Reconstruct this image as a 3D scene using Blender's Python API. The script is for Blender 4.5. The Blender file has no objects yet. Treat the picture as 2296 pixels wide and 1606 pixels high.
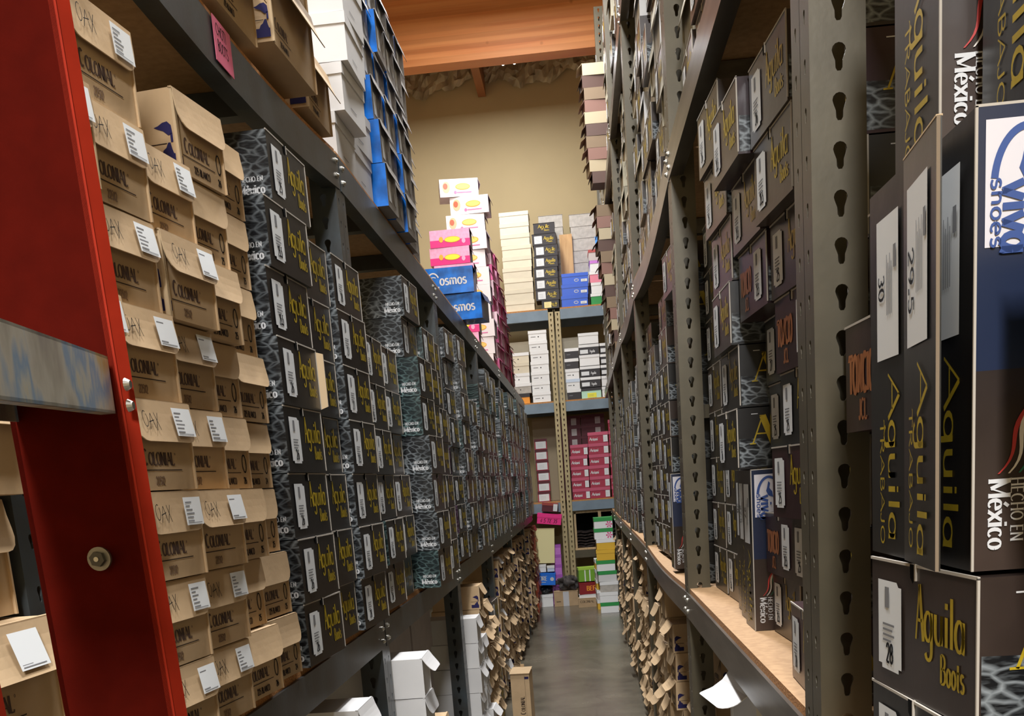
import bpy, math, random
from mathutils import Vector, Matrix, Euler
random.seed(11)
D = math.radians
C = bpy.context.scene.collection
SC = bpy.context.scene

# ------------------------------------------------------------ camera
FPX, CX, CY = 2298.0, 1148.0, 1530.0          # focal length and optical centre in photo pixels
EYE = Vector((0, 0, 1.45))
fw = Vector((1305 - CX, CY - 1072, FPX)).normalized()          # aisle direction in camera space (right, up, forward)
dn = Vector((2025 - CX, CY - 12800, FPX))
upv = -dn; upv = (upv - fw * upv.dot(fw)).normalized()
rt = Vector((fw.y * upv.z - fw.z * upv.y, fw.z * upv.x - fw.x * upv.z, fw.x * upv.y - fw.y * upv.x))
if rt.x < 0: rt = -rt
ROT = Matrix(((rt.x, rt.y, -rt.z), (fw.x, fw.y, -fw.z), (upv.x, upv.y, -upv.z)))
cam = bpy.data.cameras.new('camera'); camo = bpy.data.objects.new('camera', cam); C.objects.link(camo)
cam.sensor_fit = 'HORIZONTAL'; cam.sensor_width = 36; cam.lens = FPX / 2296 * 36
cam.shift_x = (1148 - CX) / 2296 * 1.0; cam.shift_y = (CY - 803) / 2296
cam.clip_start = .02; cam.clip_end = 60
camo.matrix_world = Matrix.Translation(EYE) @ ROT.to_4x4()
SC.camera = camo

def at(px, py, Y):
    "point of the plane at depth Y measured from the photo (used for the end rack's stock)"
    r = Vector(((px - CX) / FPX, (CY - py) / FPX, 1))
    w = Vector((rt.dot(r), fw.dot(r), upv.dot(r)))
    return EYE + w * (Y / w.y)

# ------------------------------------------------------------ world, lights, exposure
w = bpy.data.worlds.new('world'); SC.world = w; w.use_nodes = True
w.node_tree.nodes['Background'].inputs[0].default_value = (.9, .95, 1, 1)
w.node_tree.nodes['Background'].inputs[1].default_value = .12
SC.view_settings.view_transform = 'Standard'; SC.view_settings.look = 'None'
SC.view_settings.exposure = 0.4; SC.view_settings.gamma = 1
LAMPS = [(.0, -1.9, 3.5, 230), (-.1, 1.6, 4.9, 140), (-.1, 4.9, 5.3, 130), (-.3, 7.6, 5.35, 120), (-.5, 11.2, 5.75, 70), (-1.6, 10.9, 5.75, 30)]  # first entry is an added frontal fill lamp behind the camera

# ------------------------------------------------------------ materials
def lin(r, g, b):
    f = lambda c: (c / 255 / 12.92) if c <= 10 else ((c / 255 + .055) / 1.055) ** 2.4
    return (f(r), f(g), f(b), 1)
MATS = {}
def mat(name, rgb, rough=.6, metal=0, var=0.0, nscale=12, bump=0, bscale=200, rand=0, spec=.5, rgb2=None, stretch=(1, 1, 1), coat=0):
    if name in MATS: return MATS[name]
    m = bpy.data.materials.new(name); m.use_nodes = True; MATS[name] = m
    nt = m.node_tree; b = nt.nodes['Principled BSDF']
    c = lin(*rgb)
    b.inputs['Base Color'].default_value = c; b.inputs['Roughness'].default_value = rough
    b.inputs['Metallic'].default_value = metal; b.inputs['Specular IOR Level'].default_value = spec
    if coat: b.inputs['Coat Weight'].default_value = coat; b.inputs['Coat Roughness'].default_value = .18
    m.diffuse_color = c
    tc = nt.nodes.new('ShaderNodeTexCoord'); mp = nt.nodes.new('ShaderNodeMapping'); mp.inputs['Scale'].default_value = stretch
    nt.links.new(tc.outputs['Object'], mp.inputs[0])
    last = None
    if var or rgb2:
        n = nt.nodes.new('ShaderNodeTexNoise'); n.inputs['Scale'].default_value = nscale; n.inputs['Detail'].default_value = 6
        nt.links.new(mp.outputs[0], n.inputs['Vector'])
        r = nt.nodes.new('ShaderNodeValToRGB'); e = r.color_ramp.elements
        c2 = lin(*rgb2) if rgb2 else tuple(x * (1 - var) for x in c[:3]) + (1,)
        e[0].position = .35; e[0].color = c2; e[1].position = .65; e[1].color = c if rgb2 else tuple(min(1, x * (1 + var * .5)) for x in c[:3]) + (1,)
        nt.links.new(n.outputs['Fac'], r.inputs[0]); last = r.outputs[0]
    if rand:
        oi = nt.nodes.new('ShaderNodeObjectInfo'); mr = nt.nodes.new('ShaderNodeMapRange')
        mr.inputs['To Min'].default_value = 1 - rand; mr.inputs['To Max'].default_value = 1 + rand * .5
        nt.links.new(oi.outputs['Random'], mr.inputs[0])
        h = nt.nodes.new('ShaderNodeHueSaturation')
        nt.links.new(mr.outputs[0], h.inputs['Value'])
        if last: nt.links.new(last, h.inputs['Color'])
        else: h.inputs['Color'].default_value = c
        last = h.outputs[0]
    if last: nt.links.new(last, b.inputs['Base Color'])
    if bump:
        n2 = nt.nodes.new('ShaderNodeTexNoise'); n2.inputs['Scale'].default_value = bscale; n2.inputs['Detail'].default_value = 4
        nt.links.new(mp.outputs[0], n2.inputs['Vector'])
        bp = nt.nodes.new('ShaderNodeBump'); bp.inputs['Strength'].default_value = bump; bp.inputs['Distance'].default_value = .002
        nt.links.new(n2.outputs['Fac'], bp.inputs['Height']); nt.links.new(bp.outputs[0], b.inputs['Normal'])
    return m

def feather_mat(name, dark, light, rough=.28):
    "glossy printed side of the boot boxes: curved rows of pale feather scales on a dark ground"
    m = mat(name, dark, rough, spec=.6); nt = m.node_tree; b = nt.nodes['Principled BSDF']; N = nt.nodes.new; K = nt.links.new
    tc = N('ShaderNodeTexCoord'); ns = N('ShaderNodeTexNoise'); ns.inputs['Scale'].default_value = 14; ns.inputs['Detail'].default_value = 2
    add = N('ShaderNodeVectorMath'); add.operation = 'MULTIPLY_ADD'; add.inputs[1].default_value = (.03, .03, .03)
    K(tc.outputs['Object'], ns.inputs['Vector']); K(ns.outputs['Color'], add.inputs[0]); K(tc.outputs['Object'], add.inputs[2])
    mp = N('ShaderNodeMapping'); mp.inputs['Scale'].default_value = (1, 34, 74); mp.inputs['Rotation'].default_value = (.25, 0, 0); K(add.outputs[0], mp.inputs[0])
    vo = N('ShaderNodeTexVoronoi'); vo.feature = 'DISTANCE_TO_EDGE'; vo.inputs['Scale'].default_value = 1; K(mp.outputs[0], vo.inputs['Vector'])
    r = N('ShaderNodeValToRGB'); e = r.color_ramp.elements
    e[0].position = .0; e[0].color = (1, 1, 1, 1); e[1].position = .13; e[1].color = (0, 0, 0, 1); K(vo.outputs['Distance'], r.inputs[0])
    mp2 = N('ShaderNodeMapping'); mp2.inputs['Scale'].default_value = (1, 60, 260); mp2.inputs['Rotation'].default_value = (.5, 0, 0); K(tc.outputs['Object'], mp2.inputs[0])
    st = N('ShaderNodeTexNoise'); st.inputs['Scale'].default_value = 1; K(mp2.outputs[0], st.inputs['Vector'])
    r2 = N('ShaderNodeValToRGB'); r2.color_ramp.elements[0].position = .45; r2.color_ramp.elements[1].position = .75; r2.color_ramp.elements[1].color = (.4, .4, .4, 1); K(st.outputs['Fac'], r2.inputs[0])
    ad = N('ShaderNodeMix'); ad.data_type = 'RGBA'; ad.blend_type = 'ADD'; ad.inputs[0].default_value = 1; K(r.outputs[0], ad.inputs[6]); K(r2.outputs[0], ad.inputs[7])
    n3 = N('ShaderNodeTexNoise'); n3.inputs['Scale'].default_value = 7; K(tc.outputs['Object'], n3.inputs['Vector'])
    r3 = N('ShaderNodeMapRange'); r3.inputs['From Min'].default_value = .3; r3.inputs['From Max'].default_value = .7; r3.inputs['To Min'].default_value = .15; r3.inputs['To Max'].default_value = .9; K(n3.outputs['Fac'], r3.inputs[0])
    mu = N('ShaderNodeMath'); mu.operation = 'MULTIPLY'; K(ad.outputs[2], mu.inputs[0]); K(r3.outputs[0], mu.inputs[1])
    mx = N('ShaderNodeMix'); mx.data_type = 'RGBA'; mx.inputs[6].default_value = lin(*dark); mx.inputs[7].default_value = lin(*light)
    K(mu.outputs[0], mx.inputs[0]); K(mx.outputs[2], b.inputs['Base Color'])
    return m

CARD = mat('kraft_cardboard', (188, 160, 124), .75, var=.1, nscale=9, bump=.25, bscale=60, rand=.14, spec=.25)
CARDI = mat('kraft_cardboard_inside', (196, 166, 126), .8, var=.08, spec=.2)
CARDE = mat('cardboard_edge', (196, 172, 138), .85, spec=.1)
INK = mat('navy_ink', (38, 34, 78), .7, spec=.2)
INKB = mat('black_ink', (46, 34, 30), .7, spec=.2)
PEN = mat('black_marker', (22, 20, 22), .6, spec=.2)
STK = mat('white_sticker', (214, 216, 216), .5, spec=.3)
STG = mat('sticker_grey_print', (120, 120, 122), .6, spec=.2)
BLK = mat('glossy_black_print', (26, 24, 23), .32, var=.25, nscale=7, rand=.3, spec=.6, bump=.15, bscale=25)
BRN = mat('glossy_brown_print', (58, 46, 40), .3, var=.4, nscale=6, rand=.3, spec=.6, bump=.15, bscale=25)
MAR = mat('glossy_maroon_print', (52, 24, 30), .3, var=.5, nscale=6, rand=.3, spec=.6, bump=.15, bscale=25)
FEA = feather_mat('feather_print_black', (17, 18, 20), (150, 157, 160))
FEP = feather_mat('feather_print_plum', (52, 32, 46), (130, 112, 128))
FEG = feather_mat('feather_print_green', (18, 28, 30), (112, 138, 136))
GOLD = mat('gold_print', (178, 152, 30), .4, metal=.15, var=.2, nscale=30)
COPPER = mat('copper_print', (176, 110, 66), .4, metal=.3)
SIL = mat('white_print', (196, 196, 196), .5)
EDG = mat('worn_white_edge', (168, 160, 148), .8)
WHT = mat('white_carton', (208, 206, 204), .55, var=.05, nscale=6, rand=.08, bump=.1, bscale=40)
GRW = mat('grey_white_carton', (172, 164, 160), .65, var=.08, rand=.06)
BLU = mat('glossy_blue_print', (18, 106, 196), .25, var=.5, nscale=14, rand=.15, spec=.7)
NAV = mat('deep_blue_print', (22, 56, 104), .25, var=.4, nscale=10, spec=.7)
GRYB = mat('grey_box_end', (128, 122, 116), .5, var=.15, rand=.15)
STB = mat('dark_blue_steel', (66, 74, 78), .36, metal=.35, rgb2=(52, 50, 46), nscale=7, bump=.1, bscale=80, spec=.6)
STT = mat('tan_painted_steel', (82, 75, 59), .38, metal=.3, var=.16, nscale=9, bump=.06, bscale=80, spec=.5)
STG2 = mat('brushed_grey_steel', (112, 108, 102), .3, metal=.7, var=.35, nscale=10, stretch=(1, .3, 3))
STL = mat('blue_grey_beam_paint', (112, 128, 140), .5, var=.15, nscale=6)
STY = mat('light_tan_upright_paint', (168, 152, 112), .45, metal=.1, var=.12)
PART = mat('particle_board', (176, 140, 100), .7, var=.18, nscale=60, rgb2=(160, 124, 86), bump=.1, bscale=300)
PARTE = mat('particle_board_edge', (186, 130, 74), .9, var=.45, nscale=220, bump=.6, bscale=300)
BOLT = mat('zinc_bolt', (176, 172, 162), .28, metal=.9)
RED = mat('red_fibreglass', (68, 10, 4), .85, var=.12, nscale=40, bump=.05, bscale=500, spec=.04)
ORG = mat('red_fibreglass_edge', (140, 36, 18), .7, spec=.1, var=.1, nscale=30)
ALU = mat('scuffed_aluminium', (176, 174, 166), .42, metal=.35, var=.3, nscale=9, bump=.1, bscale=120, stretch=(1, .5, 2))
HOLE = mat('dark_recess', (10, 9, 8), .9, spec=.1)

# ------------------------------------------------------------ mesh builder and lettering
class MB:
    def __init__(s): s.v = []; s.f = []; s.m = []; s.mats = []
    def mi(s, m):
        if m not in s.mats: s.mats.append(m)
        return s.mats.index(m)
    def poly(s, pts, m):
        i = len(s.v); s.v += [tuple(p) for p in pts]; s.f.append(tuple(range(i, i + len(pts)))); s.m.append(s.mi(m))
    def box(s, a, b, m, M=None, sides=None):
        x0, y0, z0 = a; x1, y1, z1 = b
        P = [(x0,y0,z0),(x1,y0,z0),(x1,y1,z0),(x0,y1,z0),(x0,y0,z1),(x1,y0,z1),(x1,y1,z1),(x0,y1,z1)]
        if M: P = [M @ Vector(p) for p in P]
        i = len(s.v); s.v += [tuple(p) for p in P]
        for k, q in enumerate(((0,3,2,1),(4,5,6,7),(0,1,5,4),(1,2,6,5),(2,3,7,6),(3,0,4,7))):   # bottom top front right back left
            s.f.append(tuple(i + j for j in q)); s.m.append(s.mi(sides[k] if sides and sides[k] else m))
    def prism(s, pts, off, m, me=None):
        "closed prism: polygon pts (3D) pushed by vector off"
        a = [Vector(p) for p in pts]; b = [p + Vector(off) for p in a]
        s.poly(a, m); s.poly(b[::-1], m); n = len(a)
        for i in range(n): s.poly([a[i], b[i], b[(i+1) % n], a[(i+1) % n]], me or m)
    def cyl(s, c, ax, r, h, m, n=12, r2=None):
        ax = Vector(ax).normalized(); u = ax.orthogonal().normalized(); w_ = ax.cross(u); c = Vector(c); r2 = r if r2 is None else r2
        A = [c + (u * math.cos(2*math.pi*k/n) + w_ * math.sin(2*math.pi*k/n)) * r for k in range(n)]
        B = [c + ax * h + (u * math.cos(2*math.pi*k/n) + w_ * math.sin(2*math.pi*k/n)) * r2 for k in range(n)]
        s.poly(A[::-1], m); s.poly(B, m)
        for k in range(n): s.poly([A[k], A[(k+1) % n], B[(k+1) % n], B[k]], m)
    def mesh(s, name, smooth=False):
        me = bpy.data.meshes.new(name); me.from_pydata(s.v, [], s.f)
        for m in s.mats: me.materials.append(m)
        me.polygons.foreach_set('material_index', s.m)
        if smooth: me.polygons.foreach_set('use_smooth', [True] * len(s.f))
        me.update(); return me

G = {  # strokes of each letter; @cx,cy,rx,ry,a0,a1 is an arc
'A': (.8, ['0,0 .4,1', '.4,1 .8,0', '.16,.36 .64,.36']), 'B': (.66, ['.12,0 .12,1', '.12,1 .3,1 @.3,.76,.24,.24,90,-90 .12,.52', '.3,.52 @.32,.26,.28,.26,90,-90 .12,0']),
'C': (.72, ['@.4,.5,.34,.5,48,312']), 'D': (.74, ['.12,0 .12,1', '.12,1 .28,1 @.3,.5,.38,.5,90,-90 .12,0']),
'E': (.62, ['.12,0 .12,1', '.12,1 .56,1', '.12,.52 .48,.52', '.12,0 .58,0']), 'F': (.6, ['.12,0 .12,1', '.12,1 .56,1', '.12,.52 .48,.52']),
'G': (.76, ['@.4,.5,.34,.5,48,300', '.68,.0 .68,.42', '.44,.42 .74,.42']), 'H': (.76, ['.12,0 .12,1', '.64,0 .64,1', '.12,.52 .64,.52']),
'I': (.3, ['.15,0 .15,1']), 'J': (.5, ['.36,1 .36,.22 @.2,.22,.16,.22,0,-170']), 'K': (.7, ['.12,0 .12,1', '.6,1 .14,.5', '.3,.62 .64,0']),
'L': (.58, ['.12,0 .12,1', '.12,0 .54,0 .54,.14']), 'M': (.92, ['.12,0 .12,1', '.12,1 .46,.1', '.46,.1 .8,1', '.8,1 .8,0']),
'N': (.8, ['.12,0 .12,1', '.12,1 .68,0', '.68,0 .68,1']), 'O': (.8, ['@.4,.5,.34,.5,0,360']), 'P': (.64, ['.12,0 .12,1', '.12,1 .3,1 @.3,.74,.26,.26,90,-90 .12,.48']),
'Q': (.8, ['@.4,.5,.34,.5,0,360', '.46,.24 .74,-.1']), 'R': (.7, ['.12,0 .12,1', '.12,1 .3,1 @.3,.75,.26,.25,90,-90 .12,.5', '.32,.5 .64,0']),
'S': (.6, ['@.3,.76,.22,.24,30,230 @.3,.26,.24,.26,60,-150']), 'T': (.68, ['.34,0 .34,1', '.04,.88 .04,1 .64,1 .64,.88']), 'U': (.74, ['.12,1 .12,.3 @.37,.3,.25,.3,180,360 .62,1']),
'V': (.74, ['.04,1 .37,0', '.37,0 .7,1']), 'X': (.74, ['.06,1 .66,0', '.66,1 .06,0']), 'Y': (.7, ['.04,1 .35,.5', '.66,1 .35,.5 .35,0']), 'Z': (.66, ['.06,1 .6,1', '.6,1 .06,0', '.06,0 .62,0']),
'a': (.52, ['@.24,.3,.2,.3,0,360', '.44,.6 .44,0 .5,0']), 'b': (.54, ['.1,1 .1,0', '@.28,.3,.2,.3,0,360']), 'c': (.46, ['@.26,.3,.2,.3,45,315']),
'd': (.54, ['.44,1 .44,0', '@.24,.3,.2,.3,0,360']), 'e': (.5, ['.06,.32 .44,.32 @.25,.3,.2,.3,0,310']), 'é': (.5, ['.06,.32 .44,.32 @.25,.3,.2,.3,0,310', '.2,.74 .36,.94']),
'f': (.4, ['.18,0 .18,.8 @.3,.8,.12,.18,180,50', '.04,.58 .36,.58']), 'g': (.52, ['@.24,.3,.2,.3,0,360', '.44,.6 .44,-.2 @.26,-.2,.18,.2,0,-160']), 'h': (.54, ['.1,1 .1,0', '.1,.42 @.27,.4,.17,.2,170,0 .44,0']),
'i': (.24, ['.12,0 .12,.6', '.12,.76 .12,.88']), 'l': (.24, ['.12,0 .12,1']), 'm': (.82, ['.1,.6 .1,0', '.1,.42 @.25,.4,.15,.2,170,0 .4,0', '.4,.42 @.56,.4,.15,.2,170,0 .71,0']),
'n': (.54, ['.1,.6 .1,0', '.1,.42 @.27,.4,.17,.2,170,0 .44,0']), 'o': (.52, ['@.26,.3,.2,.3,0,360']), 'r': (.38, ['.1,.6 .1,0', '.1,.4 @.26,.4,.16,.2,170,40']),
's': (.42, ['@.21,.45,.14,.15,30,230 @.21,.16,.16,.16,60,-150']), 't': (.36, ['.16,.86 .16,.1 @.26,.12,.1,.12,190,300', '.02,.6 .32,.6']), 'u': (.54, ['.1,.6 .1,.2 @.27,.2,.17,.2,180,360 .44,.6', '.44,.6 .44,0']),
'v': (.5, ['.04,.6 .25,0', '.25,0 .46,.6']), 'x': (.5, ['.04,.6 .46,0', '.46,.6 .04,0']), 'z': (.46, ['.05,.6 .42,.6', '.42,.6 .05,0', '.05,0 .43,0']),
'0': (.62, ['@.31,.5,.24,.5,0,360']), '1': (.4, ['.06,.8 .22,1 .22,0']), '2': (.6, ['@.3,.72,.22,.28,170,-30 .08,0', '.08,0 .54,0']), '3': (.6, ['@.28,.74,.22,.26,140,-90 @.28,.25,.24,.27,90,-140']),
'4': (.6, ['.44,0 .44,1 .06,.3 .58,.3']), '5': (.6, ['.52,1 .14,1 .12,.56 @.28,.32,.24,.32,110,-140']), '6': (.6, ['.46,.98 @.5,.36,.42,.62,110,180 @.3,.3,.22,.3,180,-180']), '7': (.58, ['.06,1 .54,1 .2,0']),
'8': (.6, ['@.3,.75,.19,.25,0,360', '@.3,.26,.23,.26,0,360']), '9': (.6, ['@.3,.7,.22,.3,0,360', '.52,.7 @.1,.66,.42,.66,0,-60']), '.': (.26, ['.08,.0 .08,.14 .18,.14 .18,0']), ' ': (.36, []), '-': (.4, ['.06,.4 .34,.4'])}
def _pts(sk):
    out = []
    for t in sk.split():
        if t[0] == '@':
            cx, cy, rx, ry, a, b = map(float, t[1:].split(',')); n = max(4, int(abs(b - a) / 26))
            out += [(cx + rx * math.cos(D(a + (b - a) * k / n)), cy + ry * math.sin(D(a + (b - a) * k / n))) for k in range(n + 1)]
        else: out.append(tuple(map(float, t.split(','))))
    return out
def letters(txt, h, xs=1.0, thick=.16, thin=.07, serif=False, slant=0.0):
    "quads of a line of text in a plane, baseline at 0, cap height h; returns (quads, width)"
    quads = []; x = 0
    for ch in txt:
        wd, sks = G.get(ch, G[' '])
        for sk in sks:
            p = [((a + x) * xs + slant * b, b) for a, b in _pts(sk)]
            q = [p[0]]
            for c in p[1:]:
                if abs(c[0] - q[-1][0]) + abs(c[1] - q[-1][1]) > 1e-4: q.append(c)
            p = q; n = len(p); L = []; R_ = []
            for i in range(n):
                a = p[max(0, i - 1)]; b = p[min(n - 1, i + 1)]
                dx, dy = b[0] - a[0], b[1] - a[1]; l = math.hypot(dx, dy) or 1; dx /= l; dy /= l
                hw = (thin + (thick - thin) * abs(dy) ** 1.5) / 2
                if ch in 'AVM' and dy * dx > 0 and abs(dy) > .4: hw = thin / 2
                L.append((p[i][0] - dy * hw, p[i][1] + dx * hw)); R_.append((p[i][0] + dy * hw, p[i][1] - dx * hw))
            for i in range(n - 1): quads.append([R_[i], R_[i+1], L[i+1], L[i]])
            if serif:
                for e, o in ((0, 1), (-1, -2)):
                    if abs(p[e][0] - p[o][0]) < abs(p[e][1] - p[o][1]) * .9 and (p[e][1] in (0., 1., .6)):
                        s_ = .11 * (xs ** .5); y = p[e][1]; t_ = thin * .5; sg = -1 if y > 0 else 1
                        quads.append([(p[e][0] - s_, y - t_ * .5), (p[e][0] + s_, y - t_ * .5), (p[e][0] + s_, y + t_), (p[e][0] - s_, y + t_)])
        x += wd + .04
    return [[(a * h, b * h) for a, b in q] for q in quads], x * xs * h
def put(mb, m, quads, f):
    for q in quads: mb.poly([f(*p) for p in q], m)
def plane(o, u, v, n=None, eps=.0009):
    "map from 2D to 3D on a face: origin o, unit vectors u and v, lifted off the face"
    o = Vector(o); u = Vector(u); v = Vector(v); n = u.cross(v).normalized() * eps
    return lambda a, b: o + u * a + v * b + n
def rect(mb, m, f, a0, b0, a1, b1, lift=0):
    mb.poly([f(a0, b0), f(a1, b0), f(a1, b1), f(a0, b1)], m)
def text(mb, m, f, s, x, y, h, **k):
    al = k.pop('align', 'l'); q, wd = letters(s, h, **k); dx = x - (wd / 2 if al == 'c' else wd if al == 'r' else 0)
    put(mb, m, [[(a + dx, b + y) for a, b in p] for p in q], f); return wd
def ring(mb, m, f, cx, cy, rx, ry, t, a0=0, a1=360, n=28):
    P = [(D(a0 + (a1 - a0) * k / n)) for k in range(n + 1)]
    for a, b in zip(P, P[1:]):
        mb.poly([f(cx + rx * math.cos(a), cy + ry * math.sin(a)), f(cx + rx * math.cos(b), cy + ry * math.sin(b)),
                 f(cx + (rx - t) * math.cos(b), cy + (ry - t) * math.sin(b)), f(cx + (rx - t) * math.cos(a), cy + (ry - t) * math.sin(a))], m)
def disc(mb, m, f, cx, cy, rx, ry, n=20): mb.poly([f(cx + rx * math.cos(2*math.pi*k/n), cy + ry * math.sin(2*math.pi*k/n)) for k in range(n)], m)

# ------------------------------------------------------------ objects
def link(name, data, parent=None, loc=None, rot=None, label=None, kind=None):
    o = bpy.data.objects.new(name, data); C.objects.link(o)
    if parent: o.parent = parent
    if loc is not None: o.location = loc
    if rot is not None: o.rotation_euler = rot
    if label: o['label'] = label
    if kind: o['kind'] = kind
    return o
def thing(name, label, cat, loc=(0, 0, 0), rot=(0, 0, 0), group=None, data=None):
    o = link(name, data, None, loc, rot, label); o['category'] = cat
    if group: o['group'] = group
    return o
def struct(name, mb, smooth=False):
    return link(name, mb.mesh(name, smooth), kind='structure')
FR = lambda W, H, y=0: plane((-W/2, y, 0), (1, 0, 0), (0, 0, 1))      # front face (normal -y)
STUFF = {}
def bake(proto, loc, rot):
    "adds the far boxes past the countable ones to one pile mesh"
    mb = STUFF.setdefault(proto[0], MB()); M = Matrix.Translation(loc) @ Euler(rot).to_matrix().to_4x4()
    for pn, me, lb, kids in proto[2]:
        for m_ in [me] + [k[1] for k in kids]:
            base = len(mb.v); mb.v += [tuple(M @ v.co) for v in m_.vertices]
            for p in m_.polygons: mb.f.append(tuple(base + i for i in p.vertices)); mb.m.append(mb.mi(m_.materials[p.material_index]))
FAR = {'boot_box': 5.95, 'cardboard_carton': 7.95}
def place(proto, loc, rot, label, group, small=False):
    "one thing: an Empty at the base with the proto's parts, mesh data shared between copies"
    name, cat, parts = proto
    if loc[1] > FAR.get(name, 7.7 if name == 'tuck_box' and loc[0] > 0 else 99) and not small: return bake(proto, loc, rot)
    root = thing(name, label, cat, loc, rot, group)
    for pn, me, lb, kids in parts:
        p = link(pn, me, root, label=lb)
        for kn, km, kl in kids: link(kn, km, p, label=kl)
    return root

def sticker_steps(mb, f, x0, z0, x1, z1, num, seed, small=False):
    r = random.Random(seed); W_ = x1 - x0; H_ = z1 - z0; n = W_ * .12; k = H_ * .05
    mb.poly([f(x0, z0 + k), f(x0 + n * 1.3, z0 + k), f(x0 + n * 1.3, z0), f(x1 - n, z0), f(x1 - n, z0 + k), f(x1, z0 + k), f(x1, z1 - k), f(x1 - n, z1 - k), f(x1 - n * 1.6, z1), f(x0, z1)], STK)
    g = lambda a, b: f(a, b) + (f(a, b) - f(a, b)) 
    up = (f(1, 0) - f(0, 0)).cross(f(0, 1) - f(0, 0)).normalized() * .0006
    g = lambda a, b: f(a, b) + up
    rect(mb, STG, g, x0 + W_ * .32, z0 + H_ * .7, x0 + W_ * .5, z0 + H_ * .93)
    for j, (a, wd) in enumerate(((.5, .5), (.44, .42), (.38, .5), (.32, .36))):
        rect(mb, STG, g, x0 + W_ * .22, z0 + H_ * a, x0 + W_ * (.22 + wd), z0 + H_ * (a + .025))
    text(mb, PEN, g, num, x0 + W_ * .52, z0 + H_ * .09, H_ * .21, xs=.58 if len(num) > 2 else .8, thick=.19, thin=.14, align='c')

def crease(mb, W_, H_, D_, notch=True):
    "worn pale paper along the top edges of a boot box"
    e = .0012
    mb.box((-W_/2 - e, -e, H_ - .0015), (W_/2 + e, .001, H_ + e), EDG)
    mb.box((W_/2 - .001, -e, .004), (W_/2 + e, .001, H_), EDG)

BW, BH, BD = .245, .128, .35
def viva_face(mb, f, Wf, Hf):
    "print on the side facing the aisle end, words reading downwards: oval logo panel, flag ribbon and wording; f(distance from top, distance from left)"
    up = (f(1, 0) - f(0, 0)).cross(f(0, 1) - f(0, 0)).normalized() * .0006
    g = lambda a, b: f(a, b) + up; g2 = lambda a, b: f(a, b) + up * 2
    rect(mb, mat('logo_panel', (196, 192, 196), .5), f, .03 * Hf, .0064, .29 * Hf, .060)
    BL = mat('logo_blue', (44, 70, 128), .4)
    ring(mb, BL, g, .058, .037, .044, .027, .0055, 100, 262)
    ring(mb, BL, g, .090, .030, .014, .016, .003, -60, 60)
    mb.poly([g(.026, .036), g(.030, .040), g(.040, .038), g(.048, .044), g(.060, .046), g(.056, .036), g(.046, .031), g(.040, .033)], BL)
    text(mb, BL, g2, 'viva', .055, .019, .026, xs=1.05, thick=.21, thin=.17)
    text(mb, BL, g2, 'shoes', .052, .0105, .0115, xs=1.7, thick=.2, thin=.14)
    RB = [('ribbon_red', (170, 50, 46)), ('ribbon_white', (210, 204, 194)), ('ribbon_green', (36, 110, 84))]
    for k, (n_, c_) in enumerate(RB):
        m = mat(n_, c_, .5); pr = None
        for t in range(13):
            u_ = t / 12; a = (.61 + .17 * u_) * Hf; b = .046 - .034 * u_ ** 1.4 - .007 * math.sin(u_ * 5.2) + .0062 * k * (.3 + u_) ; b2 = b + .0052 * (1 - .7 * u_)
            if pr: mb.poly([g(pr[0], pr[1]), g(a, b), g(a, b2), g(pr[0], pr[2])], m)
            pr = (a, b, b2)
    text(mb, SIL, g, 'HECHO EN', .79 * Hf, .029, .0095, xs=.93, thick=.15, thin=.07, serif=True)
    text(mb, SIL, g, 'México', .79 * Hf, .0115, .0165, xs=1.02, thick=.2, thin=.07, serif=True)

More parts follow.
